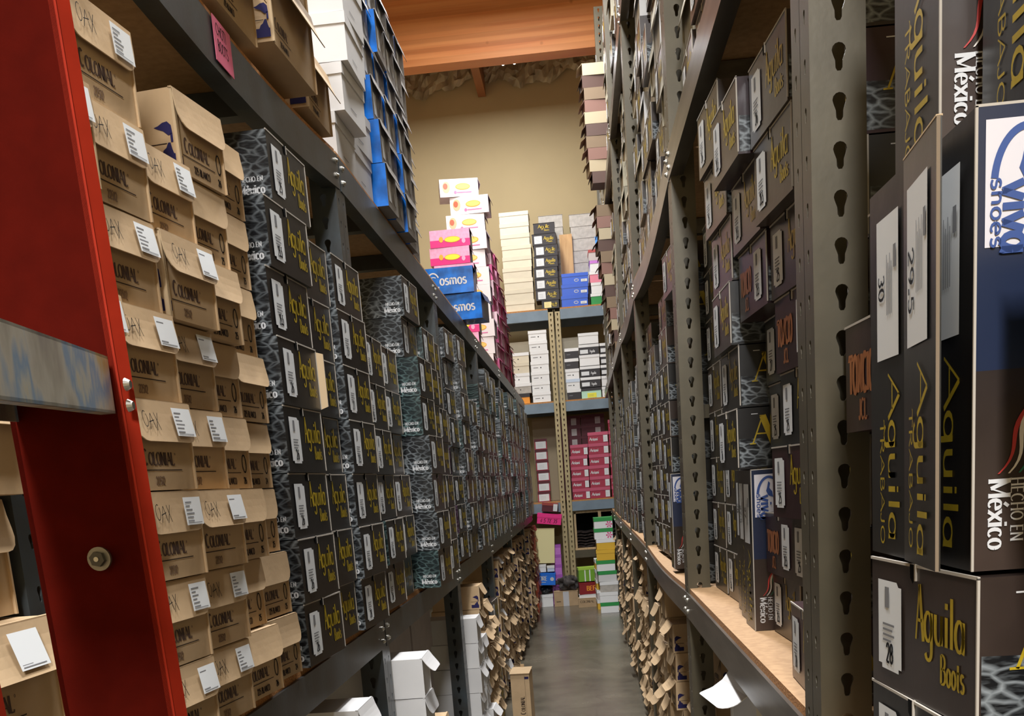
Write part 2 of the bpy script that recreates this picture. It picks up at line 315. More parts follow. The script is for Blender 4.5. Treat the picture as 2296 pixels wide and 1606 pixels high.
_pc = {}
def boot_box(num='26', col='black', feat='black', worn=0, seed=0, brand='Aguila'):
    key = ('boot', num, col, feat, worn, brand)
    if key in _pc: return _pc[key]
    body = {'black': BLK, 'brown': BRN, 'maroon': MAR}[col]; fe = {'black': FEA, 'plum': FEP, 'green': FEG}[feat]
    mb = MB(); W_, H_, D_ = BW, BH, BD
    mb.box((-W_/2, 0, 0), (W_/2, D_, H_), body, sides=[None, body, body, None, None, fe])
    mb.poly([(W_/2 + .0003, .003, .004), (W_/2 + .0003, D_ - .003, .004), (W_/2 + .0003, D_ - .003, .062), (W_/2 + .0003, D_ * .5, .058), (W_/2 + .0003, .003, .064)], fe)
    f = FR(W_, H_)
    gx = .118; LET = GOLD if brand == 'Aguila' else COPPER
    if brand == 'Aguila':
        text(mb, LET, f, 'A', gx, .060, .052, xs=.42, thick=.12, thin=.06)
        text(mb, LET, f, 'guila', gx + .019, .062, .044, xs=.88, thick=.14, thin=.07)
        text(mb, LET, f, 'Boots', gx + .055, .028, .026, xs=.72, thick=.16, thin=.08)
    else:
        text(mb, LET, f, 'TONCIO', .016, .046, .044, xs=.52, thick=.2, thin=.14); text(mb, LET, f, 'JCL', .055, .014, .024, xs=.7, thick=.16, thin=.12)
    # near sides
    fl = plane((-W_/2, D_, 0), (0, -1, 0), (0, 0, 1)); fr = plane((W_/2, 0, 0), (0, 1, 0), (0, 0, 1))
    text(mb, SIL, fl, 'HECHO EN', D_ - .014, .036, .009, xs=.9, thick=.2, thin=.1, serif=True, align='r')
    text(mb, SIL, fl, 'México', D_ - .012, .014, .017, xs=.95, thick=.24, thin=.1, serif=True, align='r')
    text(mb, GOLD, fl, 'Aguila', .06, .04, .06, xs=.8, thick=.2, thin=.1)
    text(mb, GOLD, fr, 'A', .032, .052, .058, xs=.95, thick=.26, thin=.05, serif=True)
    text(mb, GOLD, fr, 'guila', .095, .056, .05, xs=.8, thick=.2, thin=.08, serif=True)
    rect(mb, SIL, fr, .03, .114, .044, .1155)
    ft = plane((-W_/2, 0, H_), (1, 0, 0), (0, 1, 0))
    crease(mb, W_, H_, D_)
    # thumb notch
    f2 = FR(W_, H_, -.0006)
    nx = .112; mb.poly([f2(nx - .007, H_ + .001), f2(nx - .006, H_ - .012), f2(nx, H_ - .017), f2(nx + .006, H_ - .012), f2(nx + .007, H_ + .001)], HOLE)
    mb.box((nx - W_/2 + .005, -.0022, H_ - .014), (nx - W_/2 + .007, .001, H_ + .002), EDG)
    body_me = mb.mesh('boot_box_body')
    sk = MB(); fs = FR(W_, H_, -.0008); sx_ = 0 if brand == 'Aguila' else .122; sticker_steps(sk, fs, .022 + sx_, .018, .084 + sx_, .108, num, seed)
    parts = [('body', body_me, None, []), ('size_sticker', sk.mesh('size_sticker'), 'white size sticker printed ' + num, [])]
    if worn:
        fl_ = MB(); a = D(28 if worn == 1 else 14); x = W_/2
        fl_.prism([(x, 0, .004), (x, 0, H_ - .004), (x + .012 * math.sin(a) + .003, -.014, H_ - .008), (x + .012 * math.sin(a) + .003, -.014, .01)], (.003, 0, 0), CARDE, EDG)
        parts.append(('torn_flap', fl_.mesh('torn_flap'), 'torn pale cardboard flap', []))
    _pc[key] = ('boot_box', 'boot box', parts); return _pc[key]

def flap_part(W_, H_, L_, r, ph0, ph1, m, name='flap', y0=-.0035, T=.0016):
    "hinged tuck flap with rounded lower corners, hanging from the top front edge"
    rows = [0, .3, .6]; rows = [L_ * k - 0 for k in rows]; rows = [s for s in rows if s < L_ - r] + [L_ - r + r * math.sin(D(a)) for a in (0, 25, 50, 72, 90)]
    def P(x, s, o=0):
        ph = ph0 + (ph1 - ph0) * s / L_
        return Vector((x, y0 - math.sin(ph) * s - math.cos(ph) * o, H_ - math.cos(ph) * s + math.sin(ph) * o))
    mb = MB(); edge = []
    for s in rows:
        k = max(0, s - (L_ - r)); inset = r - math.sqrt(max(0, r * r - k * k)); edge.append((W_/2 - inset * .95, s))
    for (x0, s0), (x1, s1) in zip(edge, edge[1:]):
        for o in (0, T):
            q = [P(-x0, s0, o), P(x0, s0, o), P(x1, s1, o), P(-x1, s1, o)]
            mb.poly(q if o == 0 else q[::-1], m)
        for sg in (-1, 1): mb.poly([P(sg*x0, s0, 0), P(sg*x1, s1, 0), P(sg*x1, s1, T), P(sg*x0, s0, T)], CARDE if m in (CARD,) else m)
    x, s = edge[-1]; mb.poly([P(-x, s, 0), P(x, s, 0), P(x, s, T), P(-x, s, T)], CARDE if m is CARD else m)
    mb.box((-W_/2, y0, H_ - .001), (W_/2, .002, H_ + T), m)
    return mb, P

CW, CH, CD = .157, .1175, .24
def knight(mb, f, sx=1, ox=0):
    "navy emblem near the corner of the carton: a hatted figure on a plinth"
    Q = lambda P_: mb.poly([f(ox - x * sx, z) for x, z in P_][::1 if sx > 0 else -1], INK)
    Q([(.002, .008), (.040, .008), (.040, .024), (.002, .024)])                                     # plinth block
    Q([(.004, .024), (.024, .024), (.021, .030), (.016, .033), (.012, .040), (.008, .040), (.006, .030)])
    Q([(.003, .052), (.004, .064), (.010, .070), (.018, .069), (.026, .065), (.033, .0635), (.026, .060), (.018, .057), (.010, .050)])   # hat
    Q([(.003, .040), (.007, .040), (.007, .053), (.003, .053)])
    mb.poly([f(ox - .041 * sx, .0385), f(ox - .014 * sx, .0385), f(ox - .014 * sx, .0398), f(ox - .041 * sx, .0398)], INKB)
def carton(style='oax', ang=6, bend=10, seed=0, W_=CW, H_=CH, D_=CD, base=None, flapL=.055):
    key = ('carton', style, ang, bend, W_, H_, D_, base.name if base else '', flapL)
    if key in _pc: return _pc[key]
    b = base or CARD; mb = MB(); r = random.Random(seed)
    mb.box((-W_/2, 0, 0), (W_/2, D_, H_), b)
    mb.box((-W_/2, -.0045, .0), (-W_/2 + .0032, 0, H_ - .002), CARDE if b is CARD else b)       # corner plies
    mb.box((-W_/2 + .0032, -.001, .0), (-W_/2 + .0062, 0, H_ - .004), HOLE if b is CARD else GRW)
    mb.box((-W_/2 + .0062, -.0035, .0), (-W_/2 + .0088, 0, H_ - .003), CARDE if b is CARD else b)
    mb.box((W_/2 - .003, -.003, .0), (W_/2, 0, H_ - .002), b)
    f = FR(W_, H_)
    if style in ('oax', 'O', 'plain'):
        FI = mat('faded_brown_ink', (78, 58, 50), .75)
        text(mb, FI, f, 'C', .026, .0335, .0205, xs=.62, thick=.2, thin=.08, serif=True)
        wd = text(mb, FI, f, 'OLONIAL', .039, .0335, .0165, xs=.80, thick=.2, thin=.08, serif=True)
        text(mb, FI, f, 'o', .041 + wd, .047, .005)
        rect(mb, INKB, f, .018, .0262, .122, .0275)
        s_ = r.choice(['225 BLANCO', '225 BLANCO', '226 BLANCO'])
        st = mat('faded_stamp_ink', (118, 92, 70), .8) if style == 'oax' else INKB
        text(mb, st, f, s_ if style != 'oax' else '22512', .05, .0075, .0105, xs=.72, thick=.2, thin=.15)
        if style == 'O':
            ring(mb, PEN, f, .138, .042, .0085, .016, .0026, n=18); text(mb, PEN, f, r.choice(['24', '25', '26']), .130, .008, .0105, xs=.8, thick=.22, thin=.18)
        fl = plane((-W_/2, D_, 0), (0, -1, 0), (0, 0, 1)); knight(mb, fl, 1, D_)
        fr = plane((W_/2, 0, 0), (0, 1, 0), (0, 0, 1)); knight(mb, fr, -1, 0)
        rect(mb, INK, f, .006, .01, .016, .024); rect(mb, INK, f, .009, .024, .013, .033)
    body = mb.mesh('carton_body')
    fm, P = flap_part(W_, H_, flapL, .027, D(ang), D(ang + bend), b)
    g = lambda a, c: P(a - W_/2, flapL * .98 - c, .0042)
    if style == 'oax':
        q = [[(.02, .04), (.026, .036)]]
        for s in (['@.026,.028,.0055,.0105,60,400'], ['.033,.014 .041,.036 .047,.016', '.034,.024 .047,.027'], ['.05,.037 .059,.014', '.059,.037 .049,.013']):
            for sk in s:
                p = _pts(sk)
                for a, c in zip(p, p[1:]):
                    dx, dy = c[0] - a[0], c[1] - a[1]; l = math.hypot(dx, dy) or 1; nx, ny = -dy / l * .0006, dx / l * .0006
                    fm.poly([g(a[0] - nx, a[1] - ny), g(c[0] - nx, c[1] - ny), g(c[0] + nx, c[1] + ny), g(a[0] + nx, a[1] + ny)], PEN)
    parts = [('body', body, None, []), ]
    kids = []
    if style == 'oax':
        sk = MB(); g2 = lambda a, c: P(a - W_/2, flapL * .98 - c, .0046); g3 = lambda a, c: P(a - W_/2, flapL * .98 - c, .0052)
        rect(sk, STK, g2, .098, .007, .148, .046)
        for k in range(6): rect(sk, STG, g3, .102, .038 - k * .0052, .102 + r.choice([.012, .018, .022]), .0398 - k * .0052)
        rect(sk, STG, g3, .102, .0095, .142, .0105)
        kids.append(('price_sticker', sk.mesh('price_sticker'), 'white printed sticker'))
    parts.append(('flap', fm.mesh('flap'), None, kids))
    _pc[key] = ('cardboard_carton' if b is CARD else 'tuck_box', 'box', parts); return _pc[key]

def shoe_box(key, W_, H_, D_, body, lid, lidh=.032, prints=None, name='shoe_box', patch=None, endpatch=None):
    key = ('shoe', key, W_, H_, D_)
    if key in _pc: return _pc[key]
    mb = MB(); mb.box((-W_/2 + .003, .003, 0), (W_/2 - .003, D_ - .003, H_ - .004), body)
    f = FR(W_, H_, .003)
    if prints: prints(mb, f, W_, H_)
    lm = MB(); z = H_ - lidh
    lm.box((-W_/2, 0, z), (W_/2, D_, H_), lid)
    parts = [('body', mb.mesh('shoe_box_body'), None, []), ('lid', lm.mesh('lid'), None, [])]
    if patch:
        x0, z0, x1, z1, pm = patch; sk = MB(); f2 = FR(W_, H_, -.0006 if z1 > (H_ - lidh) / H_ else .0022)
        sk.prism([f2(W_*x0, H_*z0), f2(W_*x1, H_*z0), f2(W_*x1, H_*z1), f2(W_*x0, H_*z1)], (0, -.0006, 0), pm)
        g = FR(W_, H_, -.0016 if z1 > (H_ - lidh) / H_ else .0012)
        for k in range(3): rect(sk, STG, g, W_ * (x0 + .15 * (x1 - x0)), H_ * (z0 + (z1 - z0) * (.25 + .2 * k)), W_ * (x0 + .7 * (x1 - x0)), H_ * (z0 + (z1 - z0) * (.25 + .2 * k) + .012))
        parts.append(('size_sticker', sk.mesh('size_sticker'), None, []))
    _pc[key] = (name, 'shoe box', parts); return _pc[key]
ORD = ['first', 'second', 'third', 'fourth', 'fifth', 'sixth', 'seventh', 'eighth', 'ninth', 'tenth', 'eleventh', 'twelfth', 'thirteenth', 'fourteenth']
NTH = ['first', 'second', 'third', 'fourth', 'fifth', 'sixth', 'seventh', 'eighth', 'ninth', 'tenth', 'eleventh', 'twelfth', 'thirteenth', 'fourteenth', 'fifteenth', 'sixteenth', 'seventeenth', 'eighteenth', 'nineteenth', 'twentieth'] + [t + '-' + u for t in ('twenty', 'thirty', 'forty') for u in ('first', 'second', 'third', 'fourth', 'fifth', 'sixth', 'seventh', 'eighth', 'ninth', 'tenth')]
# ------------------------------------------------------------ room
def floor_mat():
    m = mat('polished_concrete', (96, 90, 78), .22, spec=.6); nt = m.node_tree; b = nt.nodes['Principled BSDF']
    tc = nt.nodes.new('ShaderNodeTexCoord')
    n = nt.nodes.new('ShaderNodeTexNoise'); n.inputs['Scale'].default_value = 1.6; n.inputs['Detail'].default_value = 9; n.inputs['Roughness'].default_value = .65
    r = nt.nodes.new('ShaderNodeValToRGB'); e = r.color_ramp.elements
    e[0].position = .3; e[0].color = lin(70, 66, 58); e[1].position = .7; e[1].color = lin(112, 105, 90)
    nt.links.new(tc.outputs['Object'], n.inputs['Vector']); nt.links.new(n.outputs['Fac'], r.inputs[0])
    v = nt.nodes.new('ShaderNodeTexVoronoi'); v.feature = 'DISTANCE_TO_EDGE'; v.inputs['Scale'].default_value = .9
    nd = nt.nodes.new('ShaderNodeTexNoise'); nd.inputs['Scale'].default_value = 3
    ad = nt.nodes.new('ShaderNodeVectorMath'); ad.operation = 'MULTIPLY_ADD'; ad.inputs[1].default_value = (.4, .4, .4)
    nt.links.new(tc.outputs['Object'], nd.inputs['Vector']); nt.links.new(nd.outputs['Color'], ad.inputs[0]); nt.links.new(tc.outputs['Object'], ad.inputs[2]); nt.links.new(ad.outputs[0], v.inputs['Vector'])
    r2 = nt.nodes.new('ShaderNodeValToRGB'); r2.color_ramp.elements[0].color = (.55, .55, .55, 1); r2.color_ramp.elements[1].position = .006
    nt.links.new(v.outputs['Distance'], r2.inputs[0])
    mx = nt.nodes.new('ShaderNodeMix'); mx.data_type = 'RGBA'; mx.blend_type = 'MULTIPLY'; mx.inputs[0].default_value = .5
    nt.links.new(r.outputs[0], mx.inputs[6]); nt.links.new(r2.outputs[0], mx.inputs[7]); nt.links.new(mx.outputs[2], b.inputs['Base Color'])
    r3 = nt.nodes.new('ShaderNodeMapRange'); r3.inputs['To Min'].default_value = .14; r3.inputs['To Max'].default_value = .36
    nt.links.new(n.outputs['Fac'], r3.inputs[0]); nt.links.new(r3.outputs[0], b.inputs['Roughness'])
    return m
WALL = mat('tan_painted_wall', (170, 153, 116), .8, var=.06, nscale=1.2)
CEIL = mat('ceiling_deck', (150, 110, 74), .8, var=.2, nscale=3)
mb = MB(); mb.box((-2.3, -3, -.1), (2.3, 13.1, 0), floor_mat()); struct('floor', mb)
mb = MB(); mb.box((-2.3, 13.0, 0), (2.3, 13.1, 6.5), WALL); struct('wall_back', mb)
mb = MB(); mb.box((-2.4, -3, 0), (-2.3, 13.1, 6.5), WALL); struct('wall_left', mb)
mb = MB(); mb.box((2.3, -3, 0), (2.4, 13.1, 6.5), WALL); struct('wall_right', mb)
mb = MB(); mb.box((-2.4, -3.1, 0), (2.4, -3, 6.5), WALL); struct('wall_front', mb)
mb = MB(); mb.box((-2.4, -3.1, 6.5), (2.4, 13.1, 6.6), CEIL); struct('ceiling', mb)
# laminated timber beam across the aisle
def wood_mat(name, c1, c2, sc, lam):
    m = mat(name, c1, .5, spec=.3); nt = m.node_tree; b = nt.nodes['Principled BSDF']
    tc = nt.nodes.new('ShaderNodeTexCoord'); mp = nt.nodes.new('ShaderNodeMapping'); mp.inputs['Scale'].default_value = sc
    n = nt.nodes.new('ShaderNodeTexNoise'); n.inputs['Scale'].default_value = 2; n.inputs['Detail'].default_value = 7; n.inputs['Distortion'].default_value = .6
    r = nt.nodes.new('ShaderNodeValToRGB'); e = r.color_ramp.elements; e[0].position = .3; e[0].color = lin(*c2); e[1].position = .68; e[1].color = lin(*c1)
    nt.links.new(tc.outputs['Object'], mp.inputs[0]); nt.links.new(mp.outputs[0], n.inputs['Vector']); nt.links.new(n.outputs['Fac'], r.inputs[0])
    sx = nt.nodes.new('ShaderNodeSeparateXYZ'); nt.links.new(tc.outputs['Object'], sx.inputs[0])
    wn = nt.nodes.new('ShaderNodeMath'); wn.operation = 'MULTIPLY'; wn.inputs[1].default_value = lam
    fl = nt.nodes.new('ShaderNodeMath'); fl.operation = 'FLOOR'
    nt.links.new(sx.outputs['Z'], wn.inputs[0]); nt.links.new(wn.outputs[0], fl.inputs[0])
    wh = nt.nodes.new('ShaderNodeTexWhiteNoise'); wh.noise_dimensions = '1D'; nt.links.new(fl.outputs[0], wh.inputs['W'])
    mr = nt.nodes.new('ShaderNodeMapRange'); mr.inputs['To Min'].default_value = .82; mr.inputs['To Max'].default_value = 1.1; nt.links.new(wh.outputs['Value'], mr.inputs[0])
    vk = nt.nodes.new('ShaderNodeTexVoronoi'); vk.inputs['Scale'].default_value = 3.2; nt.links.new(tc.outputs['Object'], vk.inputs['Vector'])
    rk = nt.nodes.new('ShaderNodeValToRGB'); rk.color_ramp.elements[0].color = (.35, .22, .12, 1); rk.color_ramp.elements[1].position = .07; nt.links.new(vk.outputs['Distance'], rk.inputs[0])
    h = nt.nodes.new('ShaderNodeHueSaturation'); nt.links.new(mr.outputs[0], h.inputs['Value']); nt.links.new(r.outputs[0], h.inputs['Color'])
    mx = nt.nodes.new('ShaderNodeMix'); mx.data_type = 'RGBA'; mx.blend_type = 'MULTIPLY'; mx.inputs[0].default_value = .8
    nt.links.new(h.outputs[0], mx.inputs[6]); nt.links.new(rk.outputs[0], mx.inputs[7]); nt.links.new(mx.outputs[2], b.inputs['Base Color'])
    return m
GLU = wood_mat('glulam_timber', (226, 152, 92), (206, 122, 66), (.35, 1, 9), 26)
JST = wood_mat('joist_timber', (150, 96, 58), (120, 72, 42), (6, .5, 3), 3)
mb = MB(); mb.box((-2.28, 9.5, 4.985), (2.28, 9.67, 5.95), GLU)
struct('trim_1', mb)
mb = MB(); mb.box((-.93, 9.68, 5.88), (-.84, 12.98, 6.2), JST); struct('trim_2', mb)
# crumpled insulation skirt along the top of the end wall
INS = mat('insulation_facing', (158, 146, 120), .45, var=.35, nscale=5, spec=.5)
mb = MB(); r = random.Random(4); n = 110; rows = 7; P = []
for i in range(n + 1):
    x = -2.2 + 4.3 * i / n; drop = 5.99 + .06 * math.sin(x * 5) + .03 * math.sin(x * 17) + r.uniform(-.02, .02)
    P.append([(x + r.uniform(-.012, .012), 12.93 - r.uniform(0, .06) * (1 if j else .3), drop + (6.34 - drop) * j / rows + (r.uniform(-.02, .02) if j else 0)) for j in range(rows + 1)])
for i in range(n):
    for j in range(rows): mb.poly([P[i][j], P[i+1][j], P[i+1][j+1], P[i][j+1]], INS)
insu = thing('insulation_blanket', 'crumpled beige insulation facing hanging ragged along the top of the end wall', 'insulation', data=mb.mesh('insulation_blanket'))
mo = insu.modifiers.new('thick', 'SOLIDIFY'); mo.thickness = .004
# lamps
LEM = bpy.data.materials.new('lamp_tube_glow'); LEM.use_nodes = True
LEM.node_tree.nodes['Principled BSDF'].inputs['Emission Color'].default_value = (1, .95, .88, 1); LEM.node_tree.nodes['Principled BSDF'].inputs['Emission Strength'].default_value = 3
FIX = mat('white_lamp_housing', (220, 220, 216), .5)
for k, (x, y, z, e) in enumerate(LAMPS):
    t = thing('strip_lamp', ['added fill lamp behind the camera', 'white strip lamp over the near bay', 'white strip lamp over the middle of the aisle', 'white strip lamp just before the timber beam', 'white strip lamp behind the timber beam, over the end rack', 'white strip lamp behind the timber beam, to the left'][k], 'lamp', (x, y, z), group='strip lamps over the aisle')
    h = MB(); h.box((-.12, -.6, .03), (.12, .6, .09), FIX); link('housing', h.mesh('housing'), t)
    tb = MB()
    for s in (-.06, .06): tb.cyl((s, -.58, .012), (0, 1, 0), .015, 1.16, LEM, 10)
    link('tube', tb.mesh('tube'), t)
    c = MB(); c.cyl((0, -.4, .09), (0, 0, 1), .006, 6.5 - z - .09, FIX, 6); c.cyl((0, .4, .09), (0, 0, 1), .006, 6.5 - z - .09, FIX, 6); link('hanger', c.mesh('hanger'), t)
    L = bpy.data.lights.new('strip_light', 'AREA'); L.shape = 'RECTANGLE'; L.size = .3; L.size_y = 1.2; L.energy = e; L.color = (.97, .98, 1)
    lo = bpy.data.objects.new('tube_light', L); C.objects.link(lo); lo.parent = t; lo.location = (0, 0, -.02)

# ------------------------------------------------------------ racks
def keyhole(c, s=1.0):
    "outline of a teardrop slot, clockwise from the top"
    pts = [(math.cos(a) * .0085, .006 + math.sin(a) * .0085) for a in [math.radians(90 - 30 * k) for k in range(0, 5)]]
    pts += [(.0045, -.006), (.0042, -.014), (.0022, -.0175), (-.0022, -.0175), (-.0042, -.014), (-.0045, -.006)]
    pts += [(math.cos(a) * .0085, .006 + math.sin(a) * .0085) for a in [math.radians(210 - 30 * k) for k in range(0, 4)]]
    return [(c[0] + x * s, c[1] + y * s) for x, y in pts]
def plate(mb, m, f, w0, w1, H_, pitch, cols, s, T):
    "sheet of steel with real slots; f(a, b, depth) maps to 3D"
    n = int(H_ / pitch); edges = [w0] + [(a + b) / 2 for a, b in zip(cols, cols[1:])] + [w1]
    for k in range(n):
        for c, (x0, x1) in zip(cols, zip(edges, edges[1:])):
            z0, z1 = k * pitch, (k + 1) * pitch; hole = keyhole((c, (z0 + z1) / 2), s); cx, cy = c, (z0 + z1) / 2; out = []
            for x, y in hole:
                dx, dy = x - cx, y - cy; t = min(((x1 if dx > 0 else x0) - cx) / dx if abs(dx) > 1e-9 else 1e9, ((z1 if dy > 0 else z0) - cy) / dy if abs(dy) > 1e-9 else 1e9)
                out.append([cx + dx * t, cy + dy * t])
            N = len(hole)
            for i in range(N):
                j = (i + 1) % N; a, b = out[i], out[j]; ex = []
                if abs(a[0] - b[0]) > 1e-6 and abs(a[1] - b[1]) > 1e-6:      # wraps a corner of the cell
                    ex = [(x1 if (a[0] + b[0]) / 2 > cx else x0, z1 if (a[1] + b[1]) / 2 > cy else z0)]
                ring_ = [hole[i]] + [tuple(a)] + ex + [tuple(b)] + [hole[j]]
                mb.poly([f(p[0], p[1], 0) for p in ring_], m); mb.poly([f(p[0], p[1], T) for p in ring_[::-1]], m)
                mb.poly([f(*hole[i], 0), f(*hole[j], 0), f(*hole[j], T), f(*hole[i], T)], m)
def upright_mesh(m, H_, side, key):
    "slotted steel post: slotted flanges facing up and down the aisle, web of small slots facing the aisle. side=+1: rack extends to +x"
    k = ('upr', m.name, H_)
    if k in _pc: return _pc[k]
    mb = MB(); p = .056; w_ = .068; d_ = .105; s = side
    plate(mb, m, lambda a, b, t: Vector((s * a, t, b)), 0, w_, H_, p, [w_ * .52], 1.0, .0022)                 # near flange, normal -y
    plate(mb, m, lambda a, b, t: Vector((s * a, d_ - t, b)), 0, w_, H_, p, [w_ * .52], 1.0, .0022)            # far flange
    plate(mb, m, lambda a, b, t: Vector((s * t, a, b)), 0, d_ / 2 - .001, H_, p / 1, [.026], .55, .0022)
    plate(mb, m, lambda a, b, t: Vector((s * t, d_ / 2 + .001 + a, b)), 0, d_ / 2 - .001, H_, p / 1, [.026], .55, .0022)
    _pc[k] = mb.mesh('upright'); return _pc[k]
def rack(name, label, side, X0, depth, ups, decks, steel, H_, beam=None, zfloor=False):
    root = thing(name, label, 'storage rack', (X0, 0, 0)); beam = beam or steel; s = side
    um = upright_mesh(steel, H_, s, name); bk = MB(); bk.box((min(0, s * .05), 0, 0), (max(0, s * .05), .05, H_), steel); bkm = bk.mesh('rear_post')
    for y in ups:
        link('upright', um, root, (0, y, 0)); link('rear_post', bkm, root, (s * (depth - .05), y + .02, 0))
        for z in (.35, 1.6, 2.9):
            if z < H_: b = MB(); b.box((min(s*.07, s*(depth-.05)), y + .03, z), (max(s*.07, s*(depth-.05)), y + .05, z + .04), steel); link('side_brace', b.mesh('side_brace'), root)
    for (z, bh, sags, ranges) in decks:
        for k, (ya, yb) in enumerate(ranges):
            sg = sags[k] if k < len(sags) else 0; n = 14 if sg else 1
            curve = lambda t: -sg * math.sin(math.pi * t)
            fb = MB(); rb = MB(); db = MB()
            for i in range(n):
                t0, t1 = i / n, (i + 1) / n; y0, y1 = ya + (yb - ya) * t0, ya + (yb - ya) * t1; c0, c1 = z - .016 + curve(t0), z - .016 + curve(t1)
                def seg(M_, xa, xb, top, bot, m, me=None):
                    xa, xb = sorted((s * xa, s * xb))
                    P = [(xa, y0, c0 + bot), (xb, y0, c0 + bot), (xb, y1, c1 + bot), (xa, y1, c1 + bot), (xa, y0, c0 + top), (xb, y0, c0 + top), (xb, y1, c1 + top), (xa, y1, c1 + top)]
                    for qi, q in enumerate(((0,3,2,1),(4,5,6,7),(1,2,6,5),(3,0,4,7))): M_.poly([P[j] for j in q], me if (me and qi >= 2) else m)
                    if i == 0: M_.poly([P[j] for j in (0,1,5,4)], m)
                    if i == n - 1: M_.poly([P[j] for j in (2,3,7,6)], m)
                seg(fb, -.003, .0, 0.0, -bh, beam); seg(fb, 0, .035, -bh + .003, -bh, beam); seg(fb, 0, .035, 0, -.003, beam)
                seg(rb, depth - .04, depth, 0, -bh, beam)
                seg(db, .004, depth, .016, 0.0, PART, PARTE)
            fo = link('beam', fb.mesh('beam'), root); link('rear_beam', rb.mesh('rear_beam'), root); link('deck_board', db.mesh('deck_board'), root)
            for yy, dz in [(q, z_) for q in (ya + .03, yb - .03) for z_ in (-.022, -.058)]:
                bo = MB(); bo.cyl((-s * .003, yy, z - .016 + dz), (-s, 0, 0), .0075, .003, BOLT, 12); bo.cyl((-s * .006, yy, z - .016 + dz), (-s, 0, 0), .0055, .004, BOLT, 12, .003)
                link('bolt', bo.mesh('bolt'), fo)
            for t in (.33, .66):
                cb = MB(); yy = ya + (yb - ya) * t; cc = z - .018 + curve(t); cb.box((min(s*.036, s*(depth-.041)), yy - .02, cc - .05), (max(s*.036, s*(depth-.041)), yy + .02, cc - .0), beam)
                link('deck_support', cb.mesh('deck_support'), root)
    return root
UL = [-.79, 1.045, 2.83, 4.62, 6.40, 8.18, 9.96]; UR = [-.42, 1.40, 3.21, 5.30, 7.0, 8.75, 10.5]
RL = [(a + .06, b + .045) for a, b in zip(UL, UL[1:] + [11.72])]; RR = [(a + .06, b + .045) for a, b in zip(UR, UR[1:] + [11.6])]
ZL, ZLU, ZR, ZRU = 1.112, 2.345, 1.088, 2.385
rack('storage_rack', 'dark blue-grey steel rack of boxes along the left side of the aisle', -1, -.592, .62, UL, [(ZL, .078, [], RL), (ZLU, .085, [0, .05, 0, 0, 0, 0, 0], RL)], STB, 2.34, STB)
rack('storage_rack', 'tan steel rack of boxes along the right side of the aisle', 1, .308, .62, UR, [(ZR, .078, [0, .0, .02], RR), (ZRU, .085, [0, .0, .05, .03], RR), (3.62, .085, [0]*4, RR[2:])], STT, 5.0, STG2)

def col(proto_fn, side, Y, X, z0, rows, h, lab, group, yaw=0, jy=1.5, jx=.006, w_=BW, start=0, lean=None):
    "a stack: proto_fn(k) gives the proto for row k"
    for k in range(rows):
        r_ = random.uniform(-1, 1); pr = proto_fn(k); Xk = X[k] if isinstance(X, tuple) else X; Yk = Y + (lean[k] if lean and k < len(lean) else 0)
        place(pr, (Xk + random.uniform(-jx, jx), Yk, z0 + .0012 + (h + .0022) * k), (0, 0, D(90 - yaw if side < 0 else -90 + yaw) + D(r_ * jy)), lab(k, pr), group)
nums = ['25', '25.5', '26', '26.5', '27', '27.5', '28']
def bb(k, num=None, cols=('black', 'black', 'brown'), feats=('black', 'black', 'black', 'green')):
    r_ = random.random
    return boot_box(num or random.choice(nums), random.choice(cols), random.choice(feats))
def bnum(pr): return pr[2][1][2].split()[-1]
BAYL = ['nearest left bay', 'first left bay', 'second left bay', 'third left bay', 'fourth left bay', 'fifth left bay', 'last left bay']

# ---- left rack, middle shelf: kraft cartons behind and beside the ladder
GC = 'kraft cartons on the left middle shelf'
def ct(style, ang, bend=10, seed=0): return carton(style, ang, bend, seed)
def labc(desc, place_): return lambda k, pr: f'kraft carton {desc}, {ORD[k]} from shelf, {place_}'
st = [4, 6, 9, 12]
for (Y, X, rows, sty, nm, yw) in ((.935, (-.60, -.565, -.60, -.565, -.60, -.59), 6, 'O', 'stack left of the ladder', 3),
        (1.235, -.585, 9, 'oax', 'stack partly hidden by the red ladder', 5), (1.40, -.572, 8, 'oax', 'first full stack right of ladder', 5), (1.573, -.572, 7, 'oax', 'second stack right of ladder', 5),
        (1.742, -.590, 8, 'O', 'third stack right of ladder', 5), (1.911, -.598, 8, 'O', 'fourth stack, against black boxes', 4)):
    desc = {'oax': 'with white sticker', 'O': 'with marker circle', 'plain': 'with plain flap'}[sty]
    s_ = {'v': 0}
    def pf(k, sty=sty):
        if sty == 'O' and random.random() < .0: return ct('oax', 6)
        return ct(sty, random.choice([2, 3, 4, 6]), random.choice([2, 4, 7]), random.randint(0, 2))
    if Y < 1:
        def pf(k, sty=sty): return carton('oax' if k in (1, 3) else 'O', random.choice([6, 10]), 10, 1, W_=.19)
    col(pf, -1, Y, X, ZL, rows, CH + .0015, (lambda k, pr: labc('with white sticker' if k in (1, 3) else desc, nm)(k, pr)) if Y < 1 else labc(desc, nm), GC, yaw=yw + (2 if Y > 1 else 0), jy=.7, jx=.012 if Y > 1 else .004)

